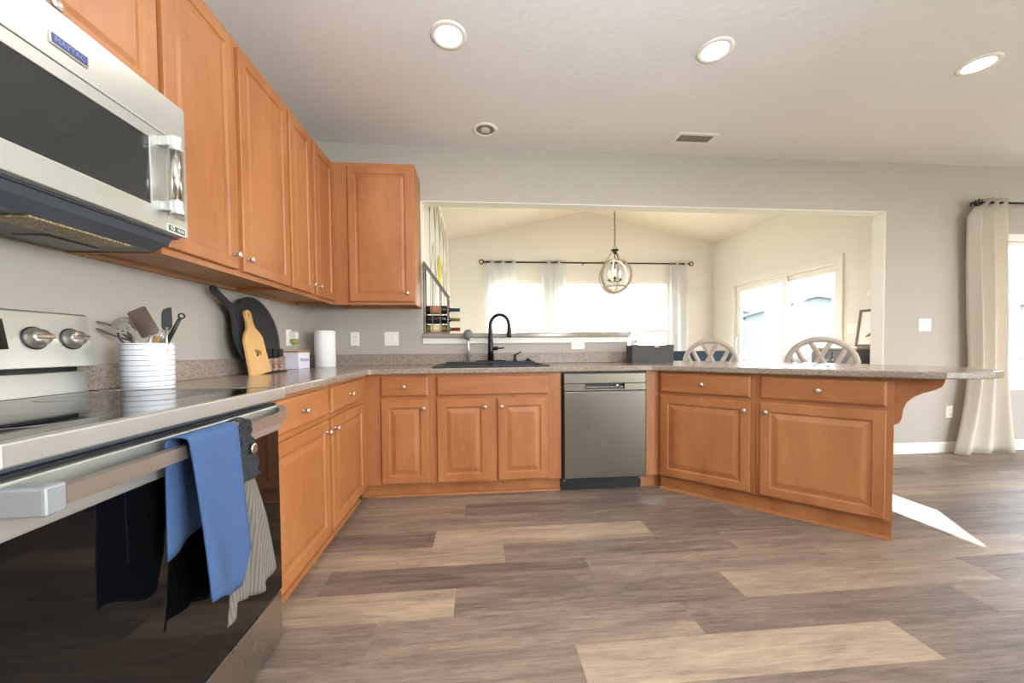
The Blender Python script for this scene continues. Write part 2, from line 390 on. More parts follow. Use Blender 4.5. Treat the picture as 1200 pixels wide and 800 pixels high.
def tag(o, label=None, cat=None, group=None, kind=None):
    if label: o['label'] = label
    if cat: o['category'] = cat
    if group: o['group'] = group
    if kind: o['kind'] = kind
    return o
def thing(name, label, cat, loc=(0, 0, 0), rz=0, group=None):
    o = bpy.data.objects.new(name, None); C.objects.link(o); o.empty_display_size = .05
    o.location = loc; o.rotation_euler = (0, 0, rz)
    return tag(o, label, cat, group)
def struct(o): o['kind'] = 'structure'; return o
def T(x=0, y=0, z=0, rx=0, ry=0, rz=0):
    return Matrix.Translation((x, y, z)) @ Matrix.Rotation(rz, 4, 'Z') @ Matrix.Rotation(ry, 4, 'Y') @ Matrix.Rotation(rx, 4, 'X')
def copy_tree(o, parent=None):
    c = o.copy(); C.objects.link(c)
    if parent is not None: c.parent = parent
    for ch in list(o.children): copy_tree(ch, c)
    return c
def text_obj(name, body, size, mat, parent, M, ext=.0004, shear=0):
    cu = bpy.data.curves.new(name, 'FONT'); cu.body = body; cu.size = size; cu.extrude = ext; cu.align_x = 'CENTER'; cu.align_y = 'CENTER'; cu.shear = shear
    to = bpy.data.objects.new('tmp_text', cu); C.objects.link(to)
    bpy.context.view_layer.update()
    me = bpy.data.meshes.new_from_object(to.evaluated_get(bpy.context.evaluated_depsgraph_get()))
    bpy.data.objects.remove(to); bpy.data.curves.remove(cu)
    me.name = name; me.materials.clear(); me.materials.append(mat); me.transform(M)
    o = bpy.data.objects.new(name, me); C.objects.link(o); o.parent = parent
    return o
def smooth_closed(pts, n=6):
    out = []; k = len(pts)
    for i in range(k):
        p0, p1, p2, p3 = (Vector(pts[(i+d) % k]) for d in (-1, 0, 1, 2))
        for j in range(n):
            u = j/n
            out.append(tuple(.5*((2*p1)+(-p0+p2)*u+(2*p0-5*p1+4*p2-p3)*u*u+(-p0+3*p1-3*p2+p3)*u**3)))
    return out
def smooth_open(pts, n=6):
    out = []; k = len(pts)
    for i in range(k-1):
        p0, p1, p2, p3 = (Vector(pts[min(max(i+d, 0), k-1)]) for d in (-1, 0, 1, 2))
        for j in range(n):
            u = j/n
            out.append(tuple(.5*((2*p1)+(-p0+p2)*u+(2*p0-5*p1+4*p2-p3)*u*u+(-p0+3*p1-3*p2+p3)*u**3)))
    out.append(tuple(pts[-1])); return out
FR = (Vector((2.685, -.637, 0)), Vector((.70711, -.70711, 0)), Vector((.70711, .70711, 0)))
def pen(s_, t_, z=0): v = FR[0]+FR[1]*s_+FR[2]*t_; return (v.x, v.y, z)

# ------------------------------------------------------------------ setting
CEIL = 2.748; OX0, OX1, OZ1 = .913, 5.21, 2.295; HWX = 2.713; LEDGE = 1.14
NX0, NX1, NY = .92, 5.6, 3.27; EAVE, RIDGE, RX = 2.855, 3.41, 3.26; WT = .12
XR, YR = 9.4, -6.4
b = B()
t = b.bm; tone = t.faces.layers.float.new('tone')
spec = {0: [(1.133, 2.41, .76)], 1: [(.29, 1.51, .72), (1.51, 2.72, .32)], 2: [(-.53, .69, .45), (.69, 1.91, .22), (1.91, 3.12, .42), (3.12, 4.34, .62)], 3: [(.06, 1.28, .76), (1.28, 2.5, .3)],
        4: [(-.23, .99, .4), (.99, 2.21, .45), (2.21, 3.43, .3), (3.43, 4.65, .48)], 5: [(.5, 1.719, .38), (1.719, 2.93, .76), (2.93, 4.15, .3)], 6: [(.9, 2.12, .42), (2.12, 3.34, .28)], -1: [(1.75, 2.97, .34)]}
PW, PL = .1815, 1.216
for k in range(-25, 30):
    y1 = -1.10-PW*k; y0 = y1-PW
    if y1 > 3.5 or y0 < -6.6: continue
    sp = spec.get(k)
    start = sp[0][0] if sp else (k*.47 % 1)*PL
    x = start-PL*math.ceil((start+.2)/PL)
    while x < XR+.1:
        x2 = x+PL; tn = None
        for a in (sp or []):
            if abs(a[0]-x) < .15: tn = a[2]
        if tn is None: tn = random.choice([.26, .34, .4, .45, .5, .56, .66])
        f = t.faces.new([t.verts.new(c) for c in ((x, y0, 0), (x2, y0, 0), (x2, y1, 0), (x, y1, 0))]); f[tone] = tn
        x = x2
floor = struct(b.obj('floor', m_floor))

struct(B().box(-.14, XR+.12, YR-.12, 0, CEIL, CEIL+.12).obj('ceiling', m_ceil))
struct(B().box(-.12, 0, YR-.12, WT, -.02, CEIL+.12).obj('wall_left', m_wall))
poly = [(-.12, -.02), (HWX, -.02), (HWX, LEDGE), (OX0, LEDGE), (OX0, OZ1), (OX1, OZ1), (OX1, -.02), (XR+.12, -.02), (XR+.12, 2.95), (5.75, 2.95), (RX, 3.56), (.77, 2.95), (-.12, 2.95)]
RW = (6.47, 7.55, .65, 2.04)
struct(B().prism(poly, 0, WT, 'xz', holes=[[(RW[0], RW[2]), (RW[1], RW[2]), (RW[1], RW[3]), (RW[0], RW[3])]]).obj('wall_back', m_wall))
# family room side and rear walls, each with an unseen window opening added to let fill light in
struct(B().prism([(YR-.12, -.02), (0, -.02), (0, CEIL), (YR-.12, CEIL)], XR, XR+.12, 'yz', holes=[[(-5.2, .6), (-1.6, .6), (-1.6, 2.2), (-5.2, 2.2)]]).obj('wall_right', m_wall))
struct(B().prism([(-.12, -.02), (XR, -.02), (XR, CEIL), (-.12, CEIL)], YR-.12, YR, 'xz', holes=[[(5.2, .1), (8.4, .1), (8.4, 2.2), (5.2, 2.2)]]).obj('wall_front', m_wall))
# nook
struct(B().box(NX0-.12, NX0, WT, NY+.12, -.02, EAVE+.02).obj('wall_nook_left', m_wall_lit))
WINS = [(1.62, 2.52), (2.80, 3.65), (3.88, 4.80)]; WZ0, WZ1 = .72, 2.2
struct(B().prism([(NX0-.12, -.02), (NX1+.12, -.02), (NX1+.12, EAVE+.0), (RX, RIDGE+.05), (NX0-.12, EAVE)], NY, NY+.12, 'xz',
    holes=[[(a, WZ0), (c, WZ0), (c, WZ1), (a, WZ1)] for a, c in WINS]).obj('wall_nook_back', m_wall_lit))
DY0, DY1, DZ = .86, 2.68, 2.03
struct(B().prism([(WT, -.02), (DY0, -.02), (DY0, DZ), (DY1, DZ), (DY1, -.02), (NY+.12, -.02), (NY+.12, EAVE+.02), (WT, EAVE+.02)], NX1, NX1+.12, 'yz').obj('wall_nook_right', m_wall_lit))
struct(B().prism([(NX0-.2, EAVE-.045), (RX, RIDGE), (NX1+.2, EAVE-.045), (NX1+.2, EAVE+.075), (RX, RIDGE+.12), (NX0-.2, EAVE+.075)], WT-.005, NY+.2, 'xz').obj('ceiling_nook', m_nceil))
lin_ = B().box(OX0, OX1, -.0005, WT+.0005, OZ1-.006, OZ1+.0005).box(OX1-.006, OX1+.0005, -.0005, WT+.0005, 0, OZ1-.006).box(OX0-.0005, OX0+.005, -.0005, WT+.0005, LEDGE, OZ1-.006)  # thin lining in the lightened paint, added to brighten header underside and jambs
struct(lin_.obj('lit_lining', m_wall_lit))
# baseboards
for i, (x0, x1) in enumerate(((OX1, RW[0]+3),)):
    struct(B().prism([(0, 0), (-.014, 0), (-.014, .085), (-.007, .10), (0, .10)], OX1+.005, XR, 'yz').obj('baseboard_back', m_trim))
struct(B().box(XR-.014, XR, YR, -.02, 0, .1, .003).obj('baseboard_right', m_trim))
struct(B().box(NX1-.014, NX1, WT, DY0-.12, 0, .1, .003).obj('baseboard_nook', m_trim))

# ledge cap on the half wall
lt = thing('ledge_cap', 'speckled laminate ledge capping the half wall above the sink', 'ledge', (.915, -.035, LEDGE))
B().box(.916, HWX+.02, -.035, WT+.05, LEDGE, LEDGE+.038, .006).obj('cap', m_lam, lt, None).location = (-.915, .035, -LEDGE)
B().box(.916, HWX+.005, -.014, -.0005, LEDGE-.05, LEDGE, .003).obj('apron', m_trim, lt, None).location = (-.915, .035, -LEDGE)

# windows ------------------------------------------------------
def window(idx, x0, x1, z0, z1, yin, mid, muntins=False, casing=True, stool=False):
    fr = B()
    fw = .045
    fr.prism([(x0, z0), (x1, z0), (x1, z1), (x0, z1)], yin+.03, yin+.09, 'xz', holes=[[(x0+fw, z0+fw), (x1-fw, z0+fw), (x1-fw, mid-.025), (x0+fw, mid-.025)], [(x0+fw, mid+.025), (x1-fw, mid+.025), (x1-fw, z1-fw), (x0+fw, z1-fw)]], bev=.003)
    o = struct(fr.obj('window_%d' % idx, m_trim))
    B().box(x0+fw-.005, x1-fw+.005, yin+.058, yin+.062, z0+fw-.005, mid-.02).obj('pane', m_glass, o)
    B().box(x0+fw-.005, x1-fw+.005, yin+.058, yin+.062, mid+.02, z1-fw+.005).obj('pane', m_glass, o)
    if muntins:
        mb = B()
        for zz in ((z0+mid)/2, (z1+mid)/2): mb.box(x0+fw, x1-fw, yin+.05, yin+.07, zz-.009, zz+.009)
        for k in (1, 2):
            xx = x0+fw+(x1-x0-2*fw)*k/3; mb.box(xx-.009, xx+.009, yin+.05, yin+.07, z0+fw, z1-fw)
        mb.obj('muntins', m_trim, o)
    if casing:
        cb = B(); w = .062
        cb.box(x0-.005, x1+.005, yin-.014, yin+.004, z1-.005, z1+w, .003); cb.box(x0-.03, x1+.03, yin-.03, yin+.03, z0-.03, z0, .005); cb.box(x0-.005, x1+.005, yin-.012, yin+.004, z0-.06, z0-.03, .003)
        cb.obj('casing', m_trim, o)
    return o
for i, (a, c) in enumerate(WINS): window(i+1, a, c, WZ0, WZ1, NY, 1.32, casing=False)
window(4, RW[0], RW[1], RW[2], RW[3], 0.0, 1.348, muntins=True)
# sliding door
d = B()
X = NX1
d.prism([(DY0, 0), (DY1, 0), (DY1, DZ), (DY0, DZ)], X+.01, X+.12, 'yz', holes=[[(DY0+.03, .03), (DY1-.03, .03), (DY1-.03, DZ-.03), (DY0+.03, DZ-.03)]], bev=.003)
door = struct(d.obj('door_1', m_trim))
ym = 1.69
for (ya, yb, xo) in ((DY0+.03, ym+.04, .06), (ym-.04, DY1-.03, .02)):
    s = B(); st = .075
    s.prism([(ya, .03), (yb, .03), (yb, DZ-.03), (ya, DZ-.03)], X+xo, X+xo+.035, 'yz', holes=[[(ya+st, .13), (yb-st, .13), (yb-st, DZ-.11), (ya+st, DZ-.11)]], bev=.003)
    so = s.obj('sash', m_trim, door)
    B().box(X+xo+.015, X+xo+.02, ya+st-.005, yb-st+.005, .125, DZ-.105).obj('pane', m_glass, so)
hb = B().tube([(X-.005, 2.60, .90), (X-.035, 2.60, .93), (X-.035, 2.60, 1.15), (X-.005, 2.60, 1.18)], .011); hb.obj('door_handle', m_nickel, door)
cs = B(); w = .075
cs.prism([(DY0-w, 0), (DY0+.004, 0), (DY0+.004, DZ-.004), (DY1-.004, DZ-.004), (DY1-.004, 0), (DY1+w, 0), (DY1+w, DZ+w), (DY0-w, DZ+w)], X-.018, X+.0095, 'yz', bev=.003)
struct(cs.obj('trim_1', m_trim))

# ------------------------------------------------------------------ cabinets
RAISED = [(0, 0), (0, -.016), (.004, -.02), (.052, -.02), (.057, -.0125), (.062, -.0115), (.067, -.0115), (.094, -.0185), (.097, -.019)]
FLAT = [(0, 0), (0, -.016), (.004, -.02), (.050, -.02), (.054, -.0135), (.058, -.0125), (.063, -.0125), (.078, -.0165), (.08, -.017)]
SLAB = [(0, 0), (0, -.013), (.003, -.0155), (.010, -.0195), (.013, -.02)]
def knob(parent, x, z, y=-.02):
    kb = B().lathe([(.0075, 0), (.0075, .003), (.0045, .006), (.0045, .014), (.0085, .017), (.0125, .0205), (.0145, .0245), (.0125, .0285), (.007, .031), (0, .0315)], T(x, y, z, rx=PI/2), 20)
    return kb.obj('knob', m_nickel, parent)
def base_cabinet(label, w, loc, rz, drawers, doors, kick=.06, depth=.59, x_start=0.0, quarter=True, ctop=.874, group='base cabinets'):
    """local: x along the front, y=0 face frame plane, +y into the cabinet"""
    o = thing('base_cabinet', label, 'cabinet', loc, rz, group)
    bb = B()
    bb.box(0, w, .019, depth, .105, ctop); bb.box(x_start, w, kick, kick+.016, 0.001, .105)
    bb.obj('carcass', m_wood, o)
    fb = B(); fb.panel(x_start, w, .105, .874, [(0, .019), (0, .0005), (.001, 0)]); fb.obj('face_frame', m_wood, o)
    if quarter:
        B().prism([(kick, .001), (kick, .018), (kick-.006, .017), (kick-.013, .012), (kick-.016, .001)], 0, w, 'yz').obj('shoe_molding', m_woodx, o)
    for (x0, x1, z0, z1, kx) in drawers:
        dr = B().panel(x0, x1, z0, z1, SLAB).obj('drawer', m_woodx, o)
        if kx is not None: knob(dr, kx if kx != 'c' else (x0+x1)/2, (z0+z1)/2)
    for (x0, x1, z0, z1, kx) in doors:
        dd = B().panel(x0, x1, z0, z1, RAISED).obj('door', m_wood, o)
        if kx is not None: knob(dd, kx, z1-.055)
    return o
DZ0, DZ1, RZ0, RZ1 = .118, .696, .722, .858
# left run (front faces +X); local x = +Y
base_cabinet('maple base cabinet with drawer and door right beside the range', .594, (.61, -1.886, 0), PI/2, [(.022, .555, RZ0, RZ1, 'c')], [(.022, .572, DZ0, DZ1, .541)])
base_cabinet('narrow maple base cabinet with drawer and door next to the inside corner', .680, (.61, -1.291, 0), PI/2, [(.028, .572, RZ0, RZ1, 'c')], [(.022, .572, DZ0, DZ1, .052)])
# back run (front faces -Y)
base_cabinet('narrow maple base cabinet with one drawer and one door left of the sink cabinet', .448, (.612, -.61, 0), 0, [(.103, .421, RZ0, RZ1, 'c')], [(.103, .421, DZ0, DZ1, .395)], x_start=-.06)
sk = base_cabinet('wide maple sink cabinet with false drawer front over two doors', .912, (1.0605, -.61, 0), 0, [(.032, .820, RZ0, RZ1, None)], [(.032, .392, DZ0, DZ1, .366), (.455, .814, DZ0, DZ1, .481)], ctop=.70)
fl = thing('filler_panel', 'plain maple filler strip between dishwasher and angled peninsula', 'panel', (2.604, -.61, 0))
B().box(0, .102, 0, .019, .105, .874).box(-.0165, .145, .06, .076, .001, .105).obj('strip', m_wood, fl)
# peninsula
pl = pen(0, .02)
base_cabinet('maple peninsula cabinet nearest the dishwasher with drawer and wide door', .6, pl, -PI/4, [(.012, .572, RZ0, RZ1, 'c')], [(.012, .572, DZ0, DZ1, .54)], kick=.03)
pl2 = pen(.602, .02)
base_cabinet('maple peninsula cabinet at the open end with drawer and wide door', .618, pl2, -PI/4, [(.022, .588, RZ0, RZ1, 'c')], [(.022, .588, DZ0, DZ1, .052)], kick=.03)
# corbel under the peninsula overhang
cb = thing('corbel', 'scrolled maple corbel holding up the peninsula counter overhang', 'bracket', pen(1.2215, .05, .62), -PI/4)
prof = [(0, 0), (.020, .012), (.030, .035), (.036, .09), (.048, .125), (.072, .155), (.105, .178), (.145, .195), (.172, .215), (.182, .243), (.182, .253), (0, .253)]
B().prism(prof, 0, .03, 'xz', bev=.002).obj('bracket', m_wood, cb)

# upper cabinets
def upper_cabinet(label, w, loc, rz, doors, z0, z1, depth=.302, group='wall cabinets', kz=.06):
    o = thing('wall_cabinet', label, 'cabinet', (loc[0], loc[1], z0), rz, group); h = z1-z0
    bb = B(); bb.box(0, w, .019, depth, .03, h); bb.box(0, .016, .019, depth, 0, .03); bb.box(w-.016, w, .019, depth, 0, .03)
    bb.obj('carcass', m_wood, o)
    B().panel(0, w, 0, h, [(0, .019), (0, .0005), (.001, 0)]).obj('face_frame', m_wood, o)
    B().box(.017, w-.017, .02, depth, .018, .0295).box(.017, w-.017, depth-.03, depth, .0, .0178).obj('bottom_panel', m_wood_in, o)
    for (x0, x1, a, c, kx) in doors:
        dd = B().panel(x0, x1, a-z0, c-z0, FLAT).obj('door', m_wood, o)
        if kx is not None: knob(dd, kx, a-z0+kz)
    return o
UZ0, UZ1 = 1.388, 2.452; UA, UC = 1.412, 2.418
upper_cabinet('maple wall cabinet with two tall doors beside the microwave', .884, (.305, -1.885), PI/2, [(.012, .394, UA, UC, .366), (.437, .871, UA, UC, .463)], UZ0, UZ1)
upper_cabinet('maple wall cabinet with two narrow doors reaching into the corner', .69, (.305, -1.0), PI/2, [(.015, .292, UA, UC, .267), (.345, .655, UA, UC, .37)], UZ0, UZ1)
upper_cabinet('maple wall cabinet with a single door facing the room on the sink wall', .606, (.3055, -.305), 0, [(.118, .588, UA, UC, .55)], UZ0, UZ1)
upper_cabinet('short maple wall cabinet mounted over the microwave', .80, (.305, -2.686), PI/2, [(.012, .372, 1.888, UC, .345), (.385, .788, 1.888, UC, .450)], 1.872, UZ1, kz=.032)

# ------------------------------------------------------------------ countertop
cp = [(0.003, -1.885), (.645, -1.885), (.645, -.66), (.66, -.645), (2.635, -.645), pen(.0, -.03)[:2]]
cp.append(pen(1.30, -.03)[:2])
for s_, t_ in ((1.40, .0), (1.50, .06), (1.58, .145), (1.63, .25), (1.64, .35), (1.615, .46), (1.55, .585), (1.45, .70), (1.32, .76), (1.15, .88), (1.0, .915), (.85, .93)):
    cp.append(pen(s_, t_)[:2])
cp += [pen(-.17, .93)[:2], (2.718, WT+.0), (2.718, -.003), (.003, -.003)]
sx0, sx1, sy0, sy1 = 1.085, 1.885, -.545, -.075
ct = thing('countertop', 'speckled grey-brown laminate countertop running around to a rounded peninsula', 'countertop', (.3, -.6, .876))
B().prism(cp, .876, .914, 'xy', holes=[[(sx0, sy0), (sx1, sy0), (sx1, sy1), (sx0, sy1)]], bev=.007).obj('slab', m_lam, ct).location = (-.3, .6, -.876)
B().box(.003, .022, -1.885, -.003, .914, 1.008, .004).box(.0225, HWX-.002, -.022, -.003, .914, 1.008, .004).obj('backsplash', m_lamv, ct).location = (-.3, .6, -.876)

# ------------------------------------------------------------------ sink and faucet
so = thing('sink', 'black composite drop-in sink with a raised rear ledge set in the counter', 'sink', (1.475, -.31, .914))
b = B()
x0, x1, y0, y1 = 1.058, 1.905, -.565, -.05
b.prism([(x0, y0), (x1, y0), (x1, y1), (x0, y1)], .914, .924, 'xy', holes=[[(1.10, -.53), (1.86, -.53), (1.86, -.17), (1.10, -.17)]], bev=.004)
b.box(1.12, 1.85, -.165, -.06, .922, .94, .006)
b.obj('rim', m_sink, so).location = (-1.475, .31, -.914)
b = B()
for a in ((1.10, 1.11, -.53, -.17), (1.85, 1.86, -.53, -.17), (1.11, 1.85, -.53, -.52), (1.11, 1.85, -.18, -.17), (1.475, 1.495, -.52, -.18)): b.box(a[0], a[1], a[2], a[3], .72, .922)
b.box(1.10, 1.86, -.53, -.17, .71, .72)
b.obj('basin', m_sink, so).location = (-1.475, .31, -.914)
fz = .94
fo = thing('faucet', 'matte black gooseneck pull-down faucet with side lever', 'faucet', (1.487, -.115, fz))
B().box(-.125, .125, -.028, .028, 0, .01, .005).obj('deck_plate', m_bronze, fo)
neck = [(0, 0, .01), (0, 0, .10), (0, 0, .2), (0, 0, .30)]
for k in range(1, 13):
    a = PI*k/12*.98; neck.append((.075-.075*math.cos(a), -.045*(1-math.cos(a))/2, .30+.085*math.sin(a)))
neck.append((.152, -.047, .275))
B().tube(neck, [.026, .0235, .020, .0155]+[.0145]*13, 14).obj('neck', m_bronze, fo)
B().tube([(.151, -.047, .29), (.153, -.048, .25), (.150, -.048, .205), (.148, -.048, .195)], [.016, .019, .021, .018], 14).obj('spray_head', m_bronze, fo)
B().tube([(.01, 0, .105), (.055, -.004, .107), (.062, -.005, .107)], [.017, .017, .013], 12).tube([(.06, -.005, .107), (.115, -.012, .111)], [.0075, .006], 10).obj('lever', m_bronze, fo)
sp = thing('side_sprayer', 'grey round-headed sprayer on a slim silver post left of the black faucet', 'sprayer', (1.30, -.105, .94))
B().tube([(0, 0, 0), (0, 0, .13), (.001, 0, .18)], [.016, .0135, .013], 14).obj('post', m_alum, sp)
B().lathe([(0, -.014), (.026, -.014), (.041, -.007), (.044, .004), (.036, .014), (0, .015)], T(.0, -.004, .225, rx=math.radians(72), rz=math.radians(-25)), 24).tube([(.001, 0, .175), (.001, .002, .205)], .012, 12).obj('head', m_grey, sp)
dp = thing('soap_dispenser', 'black soap pump with slanted spout right of the faucet', 'dispenser', (1.69, -.115, .94))
B().lathe([(.018, 0), (.018, .012), (.011, .016), (.011, .045), (.014, .05), (.009, .055), (0, .056)], None, 16).tube([(0, 0, .05), (.025, -.01, .062), (.052, -.016, .08)], [.006, .0055, .005], 8).obj('pump', m_bronze, dp)
hc = thing('sink_hole_cover', 'low black domed cap at the right rear of the sink', 'cap', (1.80, -.115, .94))
B().lathe([(.028, 0), (.028, .006), (.02, .012), (.012, .014), (.012, .022), (0, .024)], None, 18).obj('cap', m_bronze, hc)

# ------------------------------------------------------------------ dishwasher
dw = thing('dishwasher', 'stainless steel dishwasher built in under the counter', 'dishwasher', (1.976, -.61, 0))
B().box(.004, .618, .0, .56, .105, .872).obj('tub', m_black, dw)
B().box(.0, .61, .05, .07, .0, .10, .003).box(.0, .61, .03, .07, .095, .104).obj('toe_kick', m_black, dw)
B().box(.012, .614, -.032, .0, .108, .735, .005).obj('door', m_steeld, dw)
b = B(); zt, zb = .862, .738
b.box(.012, .614, -.032, 0, .79, zt, .004).box(.012, .165, -.032, 0, zb, .7895, .003).box(.452, .614, -.032, 0, zb, .7895, .003)
b.box(.165, .452, -.032, -.024, zb, .752, .003)
b.obj('control_panel', m_steeld, dw)
B().box(.165, .452, -.012, -.001, .752, .79).obj('handle_recess', m_black, dw)
B().box(.172, .445, -.034, -.022, .760, .768, .003).obj('handle_bar', m_chrome, dw)
B().lathe([(0, 0), (.011, 0), (.011, .003), (0, .003)], T(.40, -.033, .772, rx=PI/2), 12).obj('indicator', m_chrome, dw)
for xx in (.02, .59): B().lathe([(0, 0), (.006, 0), (.004, .002), (0, .002)], T(xx+.01, .05, .07, rx=PI/2), 10).obj('screw', m_nickel, dw)

# ------------------------------------------------------------------ range
ry0, ry1 = -2.708, -1.893
rg = thing('range', 'stainless steel electric range with a black glass cooktop', 'range', (.36, (ry0+ry1)/2, 0))
ro = Vector((.36, (ry0+ry1)/2, 0))
def rp_(bb, name, mat, par=rg): o = bb.obj(name, mat, par); o.data.transform(Matrix.Translation(-ro)) if par is rg else o.data.transform(Matrix.Translation(-ro)); return o
rp_(B().box(.02, .655, ry0, ry1, .012, .904), 'body', m_dark)
rp_(B().box(.06, .684, ry0+.004, ry1-.004, .9045, .921, .003), 'cooktop', m_blackglass)
b = B()
b.box(.680, .704, ry0, ry1, .884, .9225, .004)
rp_(b, 'front_rail', m_steelh)
rp_(B().box(.06, .68, ry1-.0038, ry1, .9045, .923), 'side_trim', m_steel); rp_(B().box(.06, .68, ry0, ry0+.0038, .9045, .923), 'side_trim', m_steel)
# burner rings on the glass
for (cx, cy, r) in ((.50, -2.12, .10), (.50, -2.48, .12), (.24, -2.12, .075), (.24, -2.48, .09)):
    rp_(B().tube([(cx+r*math.cos(a*PI/24), cy+r*math.sin(a*PI/24), .9212) for a in range(48)], .0006, 4, closed=True), 'burner_ring', m_grey)
# oven door
b = B().box(.656, .672, ry0+.005, ry1-.005, .205, .868)
door_o = rp_(b, 'oven_door', m_black)
rp_(B().box(.672, .678, ry0+.005, ry1-.005, .205, .772, .001), 'door_glass', m_blackglass, door_o)
rp_(B().box(.672, .690, ry0+.005, ry1-.005, .774, .862, .004), 'door_rail', m_steelh, door_o)
hp = [(.745, ry0+.036, .834)]+[(.745, ry0+.07+(ry1-ry0-.14)*k/8, .834) for k in range(1, 8)]+[(.742, ry1-.10, .836), (.720, ry1-.05, .842), (.688, ry1-.02, .846)]
rp_(B().tube(hp, .021, 4, flat=(.95, .7), smooth=False), 'door_handle', plain('handle_metal', (186, 174, 162), .36, .9, var=.04), door_o)
rp_(B().box(.688, .757, ry0+.004, ry0+.036, .812, .856, .004), 'handle_mount', plain('handle_mount_metal', (150, 152, 154), .45, .5, var=.03), door_o)
rp_(B().box(.656, .676, ry0+.005, ry1-.005, .03, .197, .003), 'storage_drawer', m_steel)
# backguard
g = [(.012, .915), (.085, .915), (.068, .992), (.068, 1.004), (.108, 1.006), (.082, 1.168), (.070, 1.178), (.012, 1.178)]
g1 = [(.012, .921), (.086, .921), (.070, .990), (.012, .990)]
g2 = [(.012, 1.006), (.108, 1.006), (.081, 1.170), (.074, 1.176), (.012, 1.176)]
M_ = Matrix(((1, 0, 0, 0), (0, 1, 0, 0), (0, 0, 1, 0), (0, 0, 0, 1)))
rp_(B().prism(g1, ry0+.01, ry1-.02, 'xz', bev=.002), 'riser', m_steelh)
rp_(B().prism([(.012, .99), (.06, .99), (.06, 1.006), (.012, 1.006)], ry0+.01, ry1-.03, 'xz'), 'vent_slot', m_black)
bg_ = rp_(B().prism(g2, ry0+.0, ry1-.012, 'xz', bev=.003), 'control_panel', m_steelh)
rp_(B().prism([(.0945, 1.030), (.0975, 1.030), (.0805, 1.132), (.0775, 1.132)], -2.46, -2.145, 'xz').obj if False else B().prism([(.100, 1.062), (.1025, 1.062), (.0885, 1.146), (.086, 1.146)], -2.46, -2.143, 'xz'), 'display', m_blackglass, bg_)
tilt = math.atan2(.027, .164)
for yy in (-1.972, -2.074, -2.54, -2.64):
    Mk = Matrix.Translation((.0945, yy, 1.094)) @ Matrix.Rotation(PI/2-tilt, 4, 'Y')
    kn = rp_(B().lathe([(.030, 0), (.031, .004), (.027, .006), (.0245, .02), (.022, .027), (.0, .028)], Mk, 28), 'knob', m_nickel, bg_)
    rp_(B().lathe([(.034, 0), (.034, .0025), (.030, .003)], Mk, 28), 'knob_bezel', m_black, bg_)
    rp_(B().box(-.007, .007, -.024, .024, .02, .036, .003, M=Mk), 'knob_grip', m_chrome, bg_)

# ------------------------------------------------------------------ microwave
my0, my1, mf = -2.69, -1.896, .40
mw = thing('microwave', 'stainless over-the-range microwave with a dark window and vertical handle', 'microwave', (.2, (my0+my1)/2, 1.39)); mo = Vector((.2, (my0+my1)/2, 1.39))
def mp_(bb, name, mat, par=mw): o = bb.obj(name, mat, par); o.data.transform(Matrix.Translation(-mo)); return o
mp_(B().box(.004, mf-.03, my0, my1, 1.432, 1.868), 'body', m_dark)
b = B().prism([(.04, 1.388), (.30, 1.388), (mf-.055, 1.412), (mf-.04, 1.432), (.006, 1.432), (.006, 1.392)], my0+.01, my1-.012, 'xz')
mp_(b, 'underside', m_dark)
for (ya, yb) in ((-2.62, -2.34), (-2.27, -1.99)):
    mp_(B().box(.20, .30, ya, yb, 1.382, 1.3885, .002), 'grease_filter', m_grease)
for (ya, yb) in ((-2.58, -2.42), (-2.10, -1.95)):
    mp_(B().box(.075, .165, ya, yb, 1.383, 1.3885, .002), 'lamp_cover', m_grey)
b = B().box(mf-.03, mf, my0, my1, 1.741, 1.866, .003); mp_(b, 'upper_band', m_steelh)
ys = -1.980
b = B(); z0, z1 = 1.478, 1.738
fro = [(my0, 1.436), (ys, 1.436), (ys, 1.738), (my0, 1.738)]
hol = [(my0+.05, 1.502), (-2.04, 1.502), (-2.04, 1.704), (my0+.05, 1.704)]
md = mp_(B().prism(fro, mf-.03, mf, 'yz', holes=[hol], bev=.002), 'door', m_steelh)
mp_(B().box(mf-.02, mf-.004, my0+.045, -2.035, 1.497, 1.709), 'window', m_mwglass, md)
mp_(B().box(mf-.03, mf, ys+.002, my1, 1.436, 1.738, .002), 'side_panel', m_steelh)
mp_(B().box(mf-.0, mf+.0015, -1.952, -1.91, 1.49, 1.735, .0005), 'keypad_strip', m_steel)
hx = mf+.032; hy = -1.985
mh = mp_(B().tube([(hx, hy, 1.515), (hx, hy, 1.70)], .0135, 16), 'handle', m_chrome, md)
for zz in ((1.487, 1.53), (1.688, 1.732)):
    mp_(B().lathe([(0, zz[0]), (.017, zz[0]), (.0185, zz[0]+.003), (.0185, zz[1]-.003), (.017, zz[1]), (0, zz[1])], T(hx, hy, 0), 20).box(mf-.002, hx, hy-.026, hy-.004, (zz[0]+zz[1])/2-.015, (zz[0]+zz[1])/2+.015, .003), 'handle_mount', m_alum, mh)
bd = mp_(B().box(mf, mf+.004, -2.312, -2.223, 1.775, 1.803, .001), 'badge', m_chrome)
m_navy = plain('navy_badge', (34, 48, 104), .3, var=.05)
mp_(B().box(mf+.0035, mf+.005, -2.308, -2.227, 1.778, 1.800, .0005), 'badge_face', m_navy, bd)
Mt = Matrix.Translation(Vector((mf+.005, -2.2675, 1.789))-mo) @ Matrix(((0, 0, 1, 0), (1, 0, 0, 0), (0, 1, 0, 0), (0, 0, 0, 1)))
m_sil2 = plain('silver_letters', (104, 116, 160), .3, .3, var=.02)
text_obj('lettering', 'MAYTAG', .0175, m_sil2, bd, Mt)
st = mp_(B().box(mf, mf+.0012, -1.985, -1.908, 1.437, 1.462, .0003), 'sticker', m_plate)
m_stk = plain('sticker_grey', (70, 80, 84), .5, var=.05)
